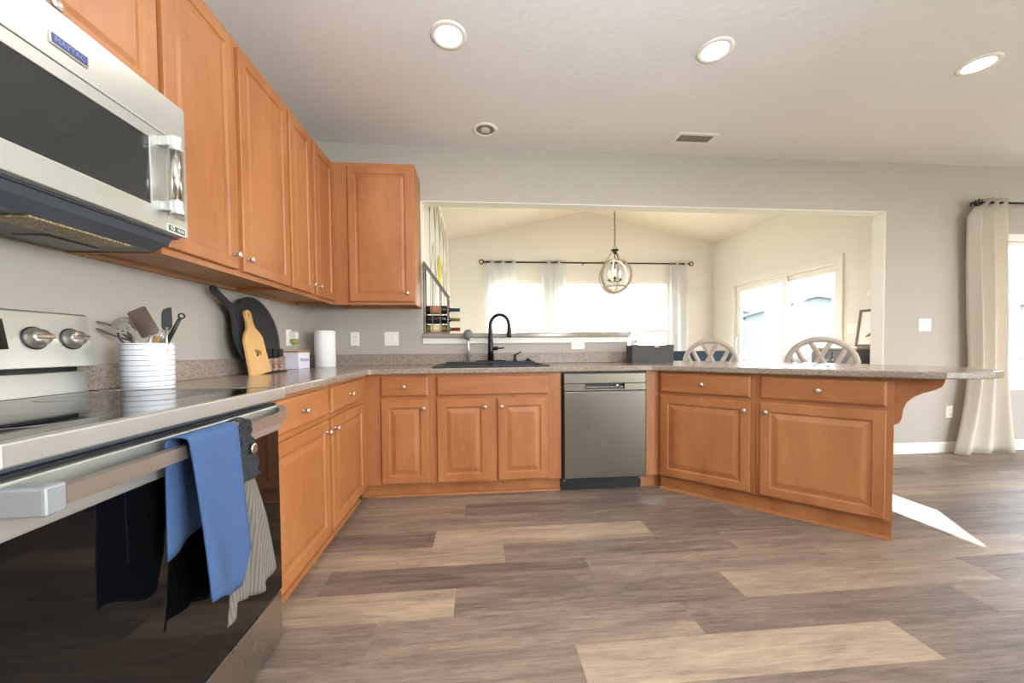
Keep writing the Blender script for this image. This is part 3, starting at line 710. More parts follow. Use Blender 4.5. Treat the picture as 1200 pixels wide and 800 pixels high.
mp_(B().box(mf+.0010, mf+.0016, -1.981, -1.912, 1.4405, 1.4595), 'sticker_field', m_stk, st)
Mt = Matrix.Translation(Vector((mf+.0017, -1.966, 1.450))-mo) @ Matrix(((0, 0, 1, 0), (1, 0, 0, 0), (0, 1, 0, 0), (0, 0, 0, 1)))
text_obj('lettering', '10', .021, m_plate, st, Mt)
Mt = Matrix.Translation(Vector((mf+.0017, -1.931, 1.450))-mo) @ Matrix(((0, 0, 1, 0), (1, 0, 0, 0), (0, 1, 0, 0), (0, 0, 0, 1)))
text_obj('lettering', 'YEAR', .0125, m_plate, st, Mt)

# ------------------------------------------------------------------ towels on the oven handle
def over_bar(y0f, y1f, zf, zbk, xf=.766, xb=.722, zt=.859):
    """front sheet, over the bar, back sheet: v 0 at the front hem, 1 at the back hem"""
    def fn(u, v):
        if v < .62:
            k = v/.62; z = zf(u)+(zt-zf(u))*k; a = y0f(k); c = y1f(k)
            y = a+(c-a)*u
            x = xf+.018*(1-k)**.8+.004*math.sin(u*9+k*2)*(1-k)+.010*math.sin(u*5.0+1)*(1-k)
        elif v < .72:
            k = (v-.62)/.10; ang = PI*k; a = y0f(1); c = y1f(1); y = a+(c-a)*u
            x = (xf+xb)/2+(xf-xb)/2*math.cos(ang); z = zt+.008*math.sin(ang)
        else:
            k = (v-.72)/.28; a = y0f(1)+.0*k; c = y1f(1)-.02*k; y = a+(c-a)*u; z = zt-(zt-zbk(u))*k; x = xb-.004*k+.004*math.sin(u*11)*k
        return (x, y, z)
    return fn
bt = B().sheet(over_bar(lambda k: -2.425-.015*k, lambda k: -2.262-.014*k, lambda u: .497-.06*u+.006*math.sin(u*9)+.10*max(0, u-.8)/.2, lambda u: .60+.05*u), 26, 44, .004)
bo = bt.obj('hand_towel', m_blue, None, (.75, -2.35, .76)); tag(bo, 'blue terry hand towel draped over the oven door handle', 'towel')
gt = thing('kitchen_towel', 'taupe ribbed towel with a black crocheted top buttoned on the oven handle', 'towel', (.75, -2.2, .76)); go = Vector((.75, -2.2, .76))
def crochet(u, v):
    k = v; a, c = (-2.262-.005*k, -2.222+.045*k)
    z = .868-.165*k
    return (.768+.004*math.sin(u*12+k*20), a+(c-a)*u+.003*math.sin(k*40), z)
b = B().sheet(crochet, 14, 26, .006)
b.tube([(.769, -2.243, .865), (.745, -2.243, .872), (.718, -2.243, .862), (.712, -2.243, .76), (.716, -2.243, .74), (.75, -2.243, .72)], .012, 8, flat=(.3, 1.6))
o = b.obj('crochet_top', m_crochet, gt); o.data.transform(Matrix.Translation(-go))
def skirt(u, v):
    a = -2.262-.050*v**1.2; c = -2.176+.105*v**.8
    z = .708-.33*v+.02*math.sin(u*7)*v-.02*(1-u)*v
    return (.747+.010*math.sin(u*22)*min(1, v*2.2)+.006*math.sin(u*9+1), a+(c-a)*u, z)
o = B().sheet(skirt, 60, 26, .004).obj('skirt', m_grtowel, gt); o.data.transform(Matrix.Translation(-go))
o = B().lathe([(0, 0), (.014, 0), (.015, .003), (.012, .005), (.008, .0045), (0, .004)], Matrix.Translation((.779, -2.228, .788)) @ Matrix.Rotation(PI/2, 4, 'Y'), 18).obj('button', m_chrome, gt); o.data.transform(Matrix.Translation(-go))

# ------------------------------------------------------------------ counter items, left run
Z = .914
ck = thing('utensil_crock', 'white crock with thin grey stripes holding utensils beside the range', 'crock', (.182, -1.80, Z))
B().lathe([(0, 0), (.072, 0), (.075, .003), (.075, .163), (.073, .168), (.069, .167), (.068, .16), (.068, .006), (0, .006)], None, 40).obj('pot', m_crock, ck)
ut = 'utensils in the striped crock'
def util(name, label, cat='utensil'): return thing(name, label, cat, (.182, -1.80, Z+.01), 0, ut)
def U(p): return (p[0]-.182, p[1]+1.80, p[2]-Z-.01)
def plate_pts(pts, th):
    b = B(); t = bmesh.new(); vs = [t.verts.new(U(p)) for p in pts]; ws = [t.verts.new(Vector(U(p))+Vector((.62*th, -.78*th, 0))) for p in pts]
    t.faces.new(vs); t.faces.new(ws)
    for i in range(len(vs)): t.faces.new((vs[i], vs[(i+1) % len(vs)], ws[(i+1) % len(vs)], ws[i]))
    bmesh.ops.recalc_face_normals(t, faces=t.faces); return b._merge(t)
o = util('turner_spatula', 'wide brown metal turner blade standing at the middle of the crock')
plate_pts([(.108, -1.79, 1.190), (.113, -1.79, 1.197), (.168, -1.795, 1.217), (.176, -1.795, 1.214), (.226, -1.803, 1.13), (.222, -1.803, 1.118), (.168, -1.797, 1.10), (.160, -1.797, 1.102)], .003).obj('blade', m_turner, o)
B().tube([U((.195, -1.800, 1.112)), U((.188, -1.80, 1.07)), U((.185, -1.80, .93))], .006, 8).obj('handle', m_nickel, o)
o = util('silicone_spatula', 'dark grey silicone spatula with rounded head standing upright in the crock')
hd = [(.232, -1.80, 1.190), (.238, -1.80, 1.203), (.250, -1.80, 1.209), (.270, -1.804, 1.212), (.2715, -1.804, 1.17), (.273, -1.806, 1.142), (.266, -1.806, 1.13), (.252, -1.805, 1.126), (.240, -1.803, 1.129), (.233, -1.803, 1.14)]
plate_pts(hd, .010).obj('head', m_sil, o)
B().tube([U((.258, -1.811, 1.14)), U((.252, -1.81, 1.05)), U((.225, -1.805, .93))], .0055, 8).obj('handle', m_nickel, o)
o = util('ring_handled_whisk', 'black utensil handle with a hanging ring leaning right in the crock')
c0 = Vector(U((.307, -1.808, 1.180))); ax = Vector((.78, .62, 0)); 
B().tube([tuple(c0+ax*(.0085*math.cos(a*PI/8))+Vector((0, 0, .0085*math.sin(a*PI/8)))) for a in range(16)], .003, 8, closed=True).tube([U((.302, -1.808, 1.172)), U((.270, -1.806, 1.116)), U((.222, -1.80, 1.03)), U((.165, -1.79, .93))], [.006, .0075, .0065, .006], 10).obj('handle', m_black, o)
for i in range(3):
    pass
o = util('wire_whisk', 'shiny wire whisk handle beside the grey silicone spatula')
for k in range(4):
    B().tube([U((.246+.004*k, -1.815+.006*k, 1.128-.004*k)), U((.232+.004*k, -1.81+.004*k, 1.09)), U((.20, -1.80, 1.0)), U((.185, -1.80, .93))], .0022, 6).obj('wire', m_chrome, o)
o = util('slotted_skimmer', 'round perforated metal skimmer leaning left in the crock')
Mx = Matrix.Translation(U((.100, -1.789, 1.147))) @ Matrix.Rotation(math.radians(38), 4, 'Z') @ Matrix.Rotation(math.radians(68), 4, 'X')
b = B()
hs = []
for (rr, nn) in ((.012, 5), (.024, 10)):
    for k in range(nn):
        a = 2*PI*k/nn; hs.append([(rr*math.cos(a)+.0038*math.cos(q*PI/4), rr*math.sin(a)+.0038*math.sin(q*PI/4)) for q in range(8)])
b.prism([(.034*math.cos(a*PI/16), .034*math.sin(a*PI/16)) for a in range(32)], -.001, .001, 'xy', holes=hs, M=Mx)
b.obj('disc', m_nickel, o)
B().tube([U((.112, -1.792, 1.12)), U((.140, -1.795, 1.085)), U((.185, -1.80, .93))], [.004, .005, .005], 8).obj('handle', m_nickel, o)
o = util('serving_tongs', 'steel tongs sticking out to the left over the rim of the crock')
for (pa, pb) in (((-.016, -1.780, 1.166), (.060, -1.786, 1.146)), ((-.022, -1.780, 1.146), (.040, -1.786, 1.118))):
    B().tube([U(pa), U(((pa[0]*.5+pb[0]*.5), -1.783, (pa[2]+pb[2])/2+.001)), U(pb), U((.130, -1.795, 1.088)), U((.185, -1.80, .94))], [.003, .007, .007, .006, .005], 8, flat=(.5, 1.2)).obj('arm', m_turner, o)
o = util('oval_ladle', 'dark oval-rimmed ladle at the front left of the crock')
c0 = Vector(U((.108, -1.80, 1.104))); av = Vector((.62, -.2, -.55)).normalized(); bv = Vector((.45, .3, .6)).normalized()
B().tube([tuple(c0+av*(.036*math.cos(a*PI/12))+bv*(.016*math.sin(a*PI/12))) for a in range(24)], .0035, 8, closed=True).tube([tuple(c0+av*.034), U((.150, -1.80, 1.06)), U((.185, -1.80, .93))], .0045, 8).obj('loop', m_dark, o)
o = util('wooden_spoon', 'pale spoon handle end low behind the turner in the crock')
B().tube([U((.205, -1.785, 1.108)), U((.196, -1.79, 1.06)), U((.185, -1.80, .93))], [.010, .007, .006], 10, flat=(1.2, .6)).obj('handle', m_bamboo, o)

# round cast iron pan leaning on the wall
rb = thing('round_griddle', 'round black cast iron pan with long handle leaning on the wall', 'pan', (.085, -.93, Z))
r = .226; n = 56; pts = []
hdv = Vector((-.318, .226)).normalized(); pv = Vector((-hdv.y, hdv.x))
for k in range(n):
    a = 2*PI*k/n; d_ = Vector((math.cos(a), math.sin(a)))
    if d_.dot(hdv) > .985: continue
    pts.append(d_*r)
hc_ = hdv
import functools
pts.sort(key=lambda q: (math.atan2(q.y, q.x)-math.atan2(hdv.y, hdv.x)) % (2*PI))
hand = [hdv*.245-pv*.030, hdv*.275-pv*.022, hdv*.34-pv*.020, hdv*.385-pv*.024, hdv*.405-pv*.016, hdv*.41, hdv*.405+pv*.016, hdv*.385+pv*.024, hdv*.34+pv*.020, hdv*.275+pv*.022, hdv*.245+pv*.030]
hole = [tuple(hdv*.386+Vector((.008*math.cos(q*PI/5), .008*math.sin(q*PI/5)))) for q in range(10)]
outl = [tuple(q) for q in pts]+[tuple(q) for q in hand]
# pts run counter clockwise starting just after the handle direction; handle closes the loop from the other side
tl = math.radians(9)
Mr = Matrix.Translation((.0, 0, .224)) @ Matrix.Rotation(-tl, 4, 'Y')
b = B().prism(outl, -.0, .014, 'yz', holes=[hole], bev=.003, M=Mr)
b.obj('disc', m_iron, rb)
B().tube([tuple(Mr @ Vector((.014, .20*math.cos(a*PI/24), .20*math.sin(a*PI/24)))) for a in range(48)], .004, 6, closed=True).obj('rim_ridge', m_iron, rb)

wb = thing('cutting_board', 'small bamboo paddle cutting board leaning in front of the black pan', 'cutting board', (.150, -1.03, Z))
ol = [(-.098, .0), (.098, .0), (.102, .008), (.088, .205), (.070, .232), (.036, .262), (.026, .295), (.028, .34), (.022, .358), (0, .366), (-.022, .358), (-.028, .34), (-.026, .295), (-.036, .262), (-.070, .232), (-.088, .205), (-.102, .008)]
Mb = Matrix.Rotation(-math.radians(8), 4, 'Y') @ Matrix.Rotation(math.radians(5.5), 4, 'X')
hl = [(.009*math.cos(q*PI/6), .338+.009*math.sin(q*PI/6)) for q in range(12)]
B().prism(ol, 0, .016, 'yz', holes=[hl], bev=.002, M=Mb).obj('board', m_bamboo, wb)
em = B()
for (cy_, cz_, w_, h_, an) in ((-.010, .128, .005, .018, .3), (.006, .118, .006, .016, -.5), (.008, .132, .005, .012, .9), (-.006, .108, .011, .004, 0), (.024, .120, .003, .015, .2), (.031, .120, .003, .015, -.2)):
    em.lathe([(0, 0), (1, 0), (1, 1), (0, 1)], Mb @ Matrix.Translation((.0160, cy_, cz_)) @ Matrix.Rotation(an, 4, 'X') @ Matrix.Diagonal((.0005, w_, h_, 1)) @ Matrix.Rotation(PI/2, 4, 'Y'), 14)
em.obj('burnt_emblem', m_burn, wb)

sr = thing('spice_tray', 'low black tray under the spice jars beside the bamboo board', 'tray', (.12, -.83, Z))
B().box(-.045, .045, -.10, .085, 0, .008, .003).box(-.045, -.041, -.10, .085, .008, .02).obj('tray', m_black, sr)
for i in range(3):
    jj = thing('spice_jar', ('square glass spice jar with black lid nearest the bamboo board', 'square glass spice jar with black lid in the middle of the tray', 'square glass spice jar with black lid nearest the white box')[i], 'jar', (.12+.006*i, -.892+.056*i, Z+.0085), 0, 'spice jars on the tray')
    B().box(-.022, .022, -.022, .022, 0, .088, .004).obj('jar', thin_glass('jar_glass') if i == 0 else bpy.data.materials['jar_glass'], jj)
    B().box(-.019, .019, -.019, .019, .003, .078, .003).obj('spice', m_spice, jj)
    B().box(-.021, .021, -.021, .021, .0885, .138, .006).obj('lid', m_black, jj)
bx = thing('recipe_box', 'white lidded box with script lettering and wooden lid', 'box', (.062, -.405, Z), 0)
B().box(-.078, .065, -.07, .07, 0, .118, .004).obj('body', m_boxw, bx)
B().box(-.081, .068, -.073, .073, .1185, .130, .003).obj('lid', m_bambool, bx)
bx.rotation_euler = (0, 0, math.radians(-7))
Mt = Matrix.Translation((.0652, .0, .066)) @ Matrix(((0, 0, 1, 0), (1, 0, 0, 0), (0, 1, 0, 0), (0, 0, 0, 1)))
text_obj('lettering', 'Recipes', .036, m_ink, bx, Mt, shear=.3)
pt = thing('paper_towel_roll', 'white paper towel roll standing upright in the counter corner', 'paper towel', (.178, -.165, Z))
B().lathe([(.021, .281), (.021, .285), (.074, .285), (.077, .282), (.077, .003), (.074, 0), (.0, 0), (0, .281)], None, 40, cap=False).obj('roll', m_paper, pt)
B().lathe([(.021, .0), (.021, .2845), (.019, .2845), (.019, .0)], None, 24, cap=False).obj('core', plain('cardboard', (170, 146, 118), .9, var=.05), pt)

# basket on the counter at the end of the half wall
bk = thing('storage_bin', 'charcoal felt storage bin standing at the end of the half wall', 'bin', (2.652, -.245, Z), math.radians(-3))
o_, i_ = [(0, 0), (.345, 0), (.345, .15), (0, .15)], [(.008, .008), (.337, .008), (.337, .142), (.008, .142)]
b = B().prism(o_, .003, .146, 'xy', holes=[i_]); b.box(.004, .341, .004, .146, .0, .006)
b.obj('body', m_basket, bk)
B().box(-.003, .348, -.003, .009, .115, .150, .003).box(-.003, .009, .009, .15, .115, .15, .003).box(.336, .348, .009, .15, .115, .15, .003).obj('cuff', m_basket, bk)
pa = B().box(.165, .20, -.0045, -.003, .128, .147).obj('patch', plain('blue_patch', (60, 70, 150), .7, var=.05), bk)
B().box(.2003, .225, -.0045, -.003, .128, .147).obj('patch', plain('orange_patch', (226, 160, 84), .7, var=.05), bk)
B().box(.182, .206, -.0055, -.0046, .132, .143).obj('patch_band', m_plate, bk)
tc_ = thing('white_canister', 'small white canister with red mark peeking over the felt bin', 'canister', (2.705, -.165, Z+.0065))
B().lathe([(0, 0), (.03, 0), (.032, .004), (.034, .165), (.026, .185), (.014, .2), (0, .203)], None, 24).obj('body', m_white, tc_)
B().lathe([(0, 0), (.008, 0), (.008, .0015), (0, .0015)], T(-.006, -.0335, .172, rx=PI/2+.3), 12).obj('mark', plain('red_mark', (170, 50, 70), .5, var=.05), tc_)

# ------------------------------------------------------------------ outlets, switches
def plate(name, label, cat, loc, rz, w, h, kind, group=None):
    """local: face toward -Y"""
    o = thing(name, label, cat, loc, rz, group)
    B().panel(-w/2, w/2, -h/2, h/2, [(0, 0), (0, -.003), (.003, -.006)]).obj('plate', m_plate, o)
    n_ = kind[1]
    for k in range(n_):
        cx = (k-(n_-1)/2)*.046
        if kind[0] == 'o':
            for dz in (-.02, .02):
                x_, z_ = (cx, dz) if h > w or n_ > 1 else (dz, 0)
                r_ = B().panel(x_-.016, x_+.016, z_-.014, z_+.014, [(0, -.005), (0, -.0075), (.002, -.0085)]).obj('receptacle', m_plate, o)
                B().box(x_-.007, x_-.005, -.0092, -.008, z_-.004, z_+.006).box(x_+.005, x_+.007, -.0092, -.008, z_-.004, z_+.006).obj('slots', m_slot, r_)
        else:
            B().panel(cx-.016, cx+.016, -.033, .033, [(0, -.005), (0, -.008), (.002, -.0095)]).obj('rocker', m_plate, o)
    return o
plate('wall_outlet', 'white duplex outlet on the sink wall nearest the paper towels', 'outlet', (.356, -.0005, 1.138), 0, .072, .116, ('o', 1))
plate('wall_switch', 'white double switch plate between outlet and half wall over the backsplash', 'switch', (.655, -.0005, 1.136), 0, .118, .116, ('s', 2))
plate('wall_outlet', 'white sideways outlet on the half wall under the ledge', 'outlet', (2.257, -.0005, 1.068), 0, .118, .074, ('o', 1))
plate('wall_switch', 'white double switch plate on the beige wall right of the opening', 'switch', (5.632, -.0005, 1.23), 0, .13, .118, ('s', 2))
plate('wall_outlet', 'white outlet low on the beige wall below the peninsula overhang', 'outlet', (5.914, -.0005, .392), 0, .075, .118, ('o', 1))
plate('wall_switch', 'white triple switch plate beside the sliding door', 'switch', (NX1-.0005, .645, 1.225), -PI/2, .17, .118, ('s', 3))
plate('wall_thermostat', 'small white wall control high beside the jamb in the nook', 'control', (NX1-.0005, .49, 1.60), -PI/2, .05, .06, ('s', 0))
plate('wall_outlet', 'white outlet on the range wall behind the lidded white box', 'outlet', (.0005, -.37, 1.14), PI/2, .075, .118, ('o', 1))
af = thing('air_freshener', 'white and green plug-in air freshener on the corner outlet', 'air freshener', (.0095, -.36, 1.115))
B().box(0, .05, -.022, .022, .015, .07, .009).obj('housing', m_plate, af)
B().lathe([(0, -.03), (.012, -.03), (.018, -.024), (.018, .0), (.008, .012), (0, .012)], T(.028, 0, .008), 18).obj('oil_bulb', plain('green_oil', (150, 160, 60), .15, var=.1), af)

# ------------------------------------------------------------------ ceiling fixtures
def lamp_fixture(label, x, y, lit=True, group='recessed ceiling lights'):
    o = thing('recessed_light', label, 'light', (x, y, CEIL), 0, group)
    B().lathe([(.098, 0), (.098, -.004), (.090, -.008), (.074, -.009), (.070, -.004), (.070, -.001)], None, 40, cap=False).obj('trim_ring', m_trim, o)
    if lit:
        B().lathe([(0, -.0035), (.071, -.0035), (.071, -.001), (0, -.001)], None, 32).obj('lens', m_lens, o)
        L = bpy.data.lights.new('downlight', 'AREA'); L.shape = 'DISK'; L.size = .14; L.energy = LAMP_W; L.color = LAMP_COL
        lo = bpy.data.objects.new('downlight', L); C.objects.link(lo); lo.parent = o; lo.location = (0, 0, -.012)
    else:
        B().lathe([(.070, -.001), (.060, -.0008), (.060, -.0006), (0, -.0006)], None, 32, cap=False).obj('baffle', plain('grey_baffle', (150, 142, 134), .5, var=.03), o)
        B().lathe([(0, -.02), (.022, -.019), (.036, -.012), (.042, -.001), (0, -.001)], T(0, .0, 0), 28, cap=False).obj('eyeball', plain('eyeball_white', (196, 188, 178), .4, var=.02), o)
    return o
lamp_fixture('lit recessed ceiling light on the left, above the range side', 1.245, -1.168)
lamp_fixture('lit recessed ceiling light in the middle of the row of three', 2.76, -1.176)
lamp_fixture('lit recessed ceiling light at the far right of the row', 4.437, -1.19)
lamp_fixture('unlit round recessed fixture on the ceiling over the sink', 1.457, -.278, lit=False, group=None)
for (x, y) in ((1.245, -3.5), (2.76, -3.5), (4.437, -3.5)):  # unseen fixtures added to light the room from behind the camera
    lamp_fixture('unseen recessed ceiling light added behind the viewer as fill', x, y)
vt = thing('ceiling_vent', 'white rectangular ceiling vent register with dark louvers', 'vent', (3.163, -.275, CEIL))
B().prism([(-.17, -.075), (.17, -.075), (.17, .075), (-.17, .075)], -.006, 0, 'xy', holes=[[(-.14, -.048), (.14, -.048), (.14, .048), (-.14, .048)]]).obj('frame', m_trim, vt)
B().box(-.14, .14, -.048, .048, -.001, -.0003).obj('duct', plain('duct_shadow', (120, 112, 104), .8, var=.05), vt)
b = B()
for k in range(8): b.box(-.14, .14, -.0075, .0075, -.0008, .0008, M=T(0, -.042+.012*k, -.004, rx=.6))
b.obj('louvers', plain('louver_tan', (190, 172, 150), .5, var=.03), vt)

# ------------------------------------------------------------------ curtains
def curtain(label, x0, x1, ztop, zbot, y, folds, mat, amp=.035, group=None, shape=None, name='curtain', phase=0, grom=True):
    o = thing(name, label, 'curtain', ((x0+x1)/2, y, zbot), 0, group); cx = (x0+x1)/2
    def fn(u, v):
        z = ztop+(zbot-ztop)*v
        a, c = (x0, x1) if shape is None else shape(v)
        ph = 2*PI*folds*u+phase
        am = amp*(1+.3*math.sin(v*3+u*4))
        return (a+(c-a)*u+.006*math.sin(ph*2+v*2)-cx, am*math.sin(ph)+.012*math.sin(v*5+u*3), z-zbot)
    B().sheet(fn, int(folds*14), 30, .0025).obj('fabric', mat, o)
    if grom:
        for k in range(int(folds*2)):
            u = (k+.0)/(folds*2)+.001
            if u > .98: continue
            a, c = (x0, x1) if shape is None else shape(.02)
            xx = a+(c-a)*u-cx
            B().tube([(xx+.004, .022*math.cos(q*PI/8), ztop-zbot-.045+.022*math.sin(q*PI/8)) for q in range(16)], .004, 6, closed=True).obj('grommet', m_nickel, o)
    return o
CG = 'sheer white curtain panels in the nook'
cy = 3.17
for lb, a, c, f in (('sheer white curtain panel at the left end of the nook rod', 1.50, 2.04, 3), ('sheer white curtain panel second from the left, between two nook windows', 2.47, 2.90, 2.5), ('sheer white curtain panel behind the hanging globe pendant', 3.525, 3.95, 2.5), ('sheer white curtain panel at the right end of the nook rod', 4.755, 5.07, 2)):
    curtain(lb, a, c, 2.535, .03, cy, f, m_sheer, .03, CG)
ROD = 2.492
cr = thing('curtain_rod', 'long dark curtain rod across the three nook windows', 'curtain rod', (3.25, cy, ROD))
B().tube([(-1.78, 0, 0), (1.86, 0, 0)], .0125, 12).obj('pole', m_rod, cr)
for sx_ in (-1.80, 1.88):
    B().tube([(sx_+.035*math.cos(q*PI/8), 0, .035*math.sin(q*PI/8)) for q in range(16)], .009, 8, closed=True).obj('finial', m_rod, cr)
for sx_ in (-1.72, -.05, 1.80): B().tube([(sx_, 0, -.016), (sx_, .05, -.02), (sx_, .099, -.02)], .007, 8).obj('bracket', m_rod, cr)

def rshape(v):
    if v < .06: k = v/.06; return (6.115-.145*k, 6.315+.005*k)
    if v < .62: k = (v-.06)/.56; return (5.97+.045*k, 6.32+.04*k)
    k = (v-.62)/.38; return (6.015-.16*k**1.6, 6.36+.11*k**1.3)
curtain('long ivory curtain panel puddling on the floor by the right window', 5.86, 6.47, 2.40, .006, -.1, 2.5, m_linen, .04, None, rshape, grom=False, phase=2.4)
rr_ = thing('curtain_rod', 'black curtain rod with twisted cage finial by the right window', 'curtain rod', (6.7, -.1, 2.362))
B().tube([(-.62, 0, 0), (1.2, 0, 0)], .010, 12).obj('pole', m_rod, rr_)
b = B()
for k in range(5):
    b.tube([(-.62-.085*q/10, .030*math.sin(PI*q/10)*math.cos(2*PI*k/5+q*.35), .030*math.sin(PI*q/10)*math.sin(2*PI*k/5+q*.35)) for q in range(11)], .0045, 6)
b.tube([(-.70, 0, 0), (-.735, .0, -.004), (-.745, 0, -.04)], .006, 8)
b.obj('finial', m_rod, rr_)
for sx_ in (-.55, 1.1): B().tube([(sx_, 0, -.012), (sx_, .05, -.02), (sx_, .0995, -.02)], .007, 8).obj('bracket', m_rod, rr_)

# ------------------------------------------------------------------ nook furnishings
pd = thing('pendant_light', 'globe pendant lamp with whitewashed rings and three candle bulbs', 'pendant light', (3.275, 1.87, 1.78))
zc = .245; Rr = .225
hub = .62
b = B()
zz = hub+.03; k = 0
while zz < RIDGE-1.78-.03:
    pts = [(.010*math.cos(q*PI/5), 0, .018*math.sin(q*PI/5)+zz+.015) for q in range(10)]
    if k % 2: pts = [(0, p[0], p[2]) for p in pts]
    b.tube(pts, .0028, 5, closed=True); zz += .027; k += 1
b.obj('chain', m_rod, pd)
B().lathe([(0, RIDGE-1.78-.035), (.06, RIDGE-1.78-.03), (.065, RIDGE-1.78-.008), (0, RIDGE-1.78-.004)], None, 24).obj('ceiling_canopy', m_rod, pd)
B().tube([(.018*math.cos(q*PI/8), 0, hub+.012+.018*math.sin(q*PI/8)) for q in range(16)], .004, 6, closed=True).lathe([(.0, hub-.005), (.052, hub-.012), (.055, hub-.022), (.025, hub-.04), (.016, hub-.075), (0, hub-.08)], None, 24).tube([(0, 0, hub-.06), (0, 0, .18)], .007, 10).obj('hub', m_rod, pd)
for k in range(3):
    a = 2*PI*k/3+.5
    B().tube([(.03*math.cos(a), .03*math.sin(a), hub-.03), (.15*math.cos(a), .15*math.sin(a), zc+.175)], .0045, 8).obj('suspension_rod', m_rod, pd)
for k in range(3):
    a = PI*k/3+.35; d_ = Vector((math.cos(a), math.sin(a), 0)); tl_ = Vector((0, 0, 1))
    pts = [tuple(d_*(Rr*math.cos(q*PI/24))+tl_*(Rr*math.sin(q*PI/24))+Vector((0, 0, zc))) for q in range(48)]
    B().tube(pts, .014, 6, closed=True, flat=(.45, 1.5)).obj('ring', m_ring, pd)
B().tube([(.17*math.cos(q*PI/20), .17*math.sin(q*PI/20), zc-.155) for q in range(40)], .010, 6, closed=True, flat=(1.2, .6)).obj('ring', m_ring, pd)
for k in range(3):
    a = 2*PI*k/3+.2; x_, y_ = .085*math.cos(a), .085*math.sin(a)
    B().tube([(0, 0, .19), (x_*.5, y_*.5, .165), (x_, y_, .185)], .006, 8).lathe([(0, .185), (.028, .192), (.03, .198), (.012, .2), (.012, .225), (0, .225)], T(x_, y_, 0), 14).obj('candle_arm', m_rod, pd)
    B().lathe([(.011, .225), (.011, .26), (.016, .275), (.017, .29), (.008, .32), (0, .335)], T(x_, y_, 0), 14).obj('bulb', m_bulb, pd)
L = bpy.data.lights.new('nook_fill', 'POINT'); L.energy = 10; L.color = (1, .84, .62); L.shadow_soft_size = .06  # point light added inside the pendant to brighten the nook
lo = bpy.data.objects.new('nook_fill', L); C.objects.link(lo); lo.parent = pd; lo.location = (0, 0, zc+.06)

# wine rack and bottles on the ledge
LZ = LEDGE+.038
wr = thing('wine_rack', 'slant-topped grey metal and wood wine rack at the left end of the ledge', 'wine rack', (.925, .05, LZ))
def bar(b, p, q, r=.006): return b.tube([p, q], r*1.4, 4, smooth=False)
b = B()
for yy in (-.055, .065):
    bar(b, (.006, yy, 0), (.006, yy, .585)); bar(b, (.006, yy, .585), (.205, yy, .30)); bar(b, (.205, yy, .30), (.205, yy, 0)); bar(b, (.006, yy, .008), (.205, yy, .008))
    for xx in (.075, .14): bar(b, (xx, yy, .01), (xx, yy, .585-.285*xx/.2), .003)
for zz in (.075, .158, .235):
    for xx in (.03, .18): bar(b, (xx, -.055, zz), (xx, .065, zz), .003)
b.obj('frame', m_rack, wr)
sl = math.atan2(-.285, .2)
B().box(0, .355, -.062, .072, 0, .016, .003, M=Matrix.Translation((.0, 0, .602)) @ Matrix.Rotation(-sl, 4, 'Y')).obj('sloping_top', m_rack, wr)
def bottle(label, y, z, glass, foil, labm, x=.937):
    o = thing('wine_bottle', label, 'bottle', (x, y, z), 0, 'wine bottles lying in the rack')
    Mx = Matrix.Rotation(PI/2, 4, 'Y')
    B().lathe([(0, .004), (.03, 0), (.036, .004), (.037, .01), (.037, .165), (.034, .185), (.02, .205), (.0145, .22), (.014, .24)], Mx, 24).obj('glass', glass, o)
    B().lathe([(.0378, .045), (.0378, .135)], Mx, 24, cap=False).obj('label', labm, o)
    B().lathe([(.0148, .215), (.0148, .285), (.0165, .287), (.0165, .293), (0, .294)], Mx, 20).obj('foil', foil, o)
bottle('dark wine bottle with teal foil, topmost in the rack', .045, LZ+.162+.042, m_bottle, m_foilt, m_label2)
bottle('dark wine bottle with olive foil, middle of the rack', .045, LZ+.079+.042, m_bottle, m_foily, m_foilk)
bottle('olive wine bottle with cream label and red foil, lowest in the rack', .045, LZ+.038, m_bottle2, m_foilr, m_label)

# pattern of thin raised lines on the left nook wall
wp = thing('wall_lattice', 'thin grey diamond line pattern on the left nook wall', 'wall decor', (NX0, .5, 1.2))
b = B(); xx = .0045
def ln(y0, z0, y1, z1): b.tube([(xx, y0, z0), (xx, y1, z1)], .006, 4, smooth=False, flat=(.6, .6))
for y in (.02, .5, 1.0, 1.5, 2.0): ln(y, .0, y, 1.55)
for k in range(4):
    for z in (.55, 1.15):
        y = .02+.5*k; ln(y, z, y+.25, z+.4); ln(y+.25, z+.4, y+.5, z)
b.obj('lines', m_line, wp)
ys_ = thing('wall_hanging', 'narrow yellow wall hanging on the left nook wall', 'wall decor', (NX0+.001, 1.40, 1.82))
B().prism([(-.1, 0), (.08, .02), (.12, .26), (.09, .30), (.02, .27), (-.12, .30), (-.14, .24)], .001, .02, 'yz', bev=.003).obj('board', m_yellow, ys_)

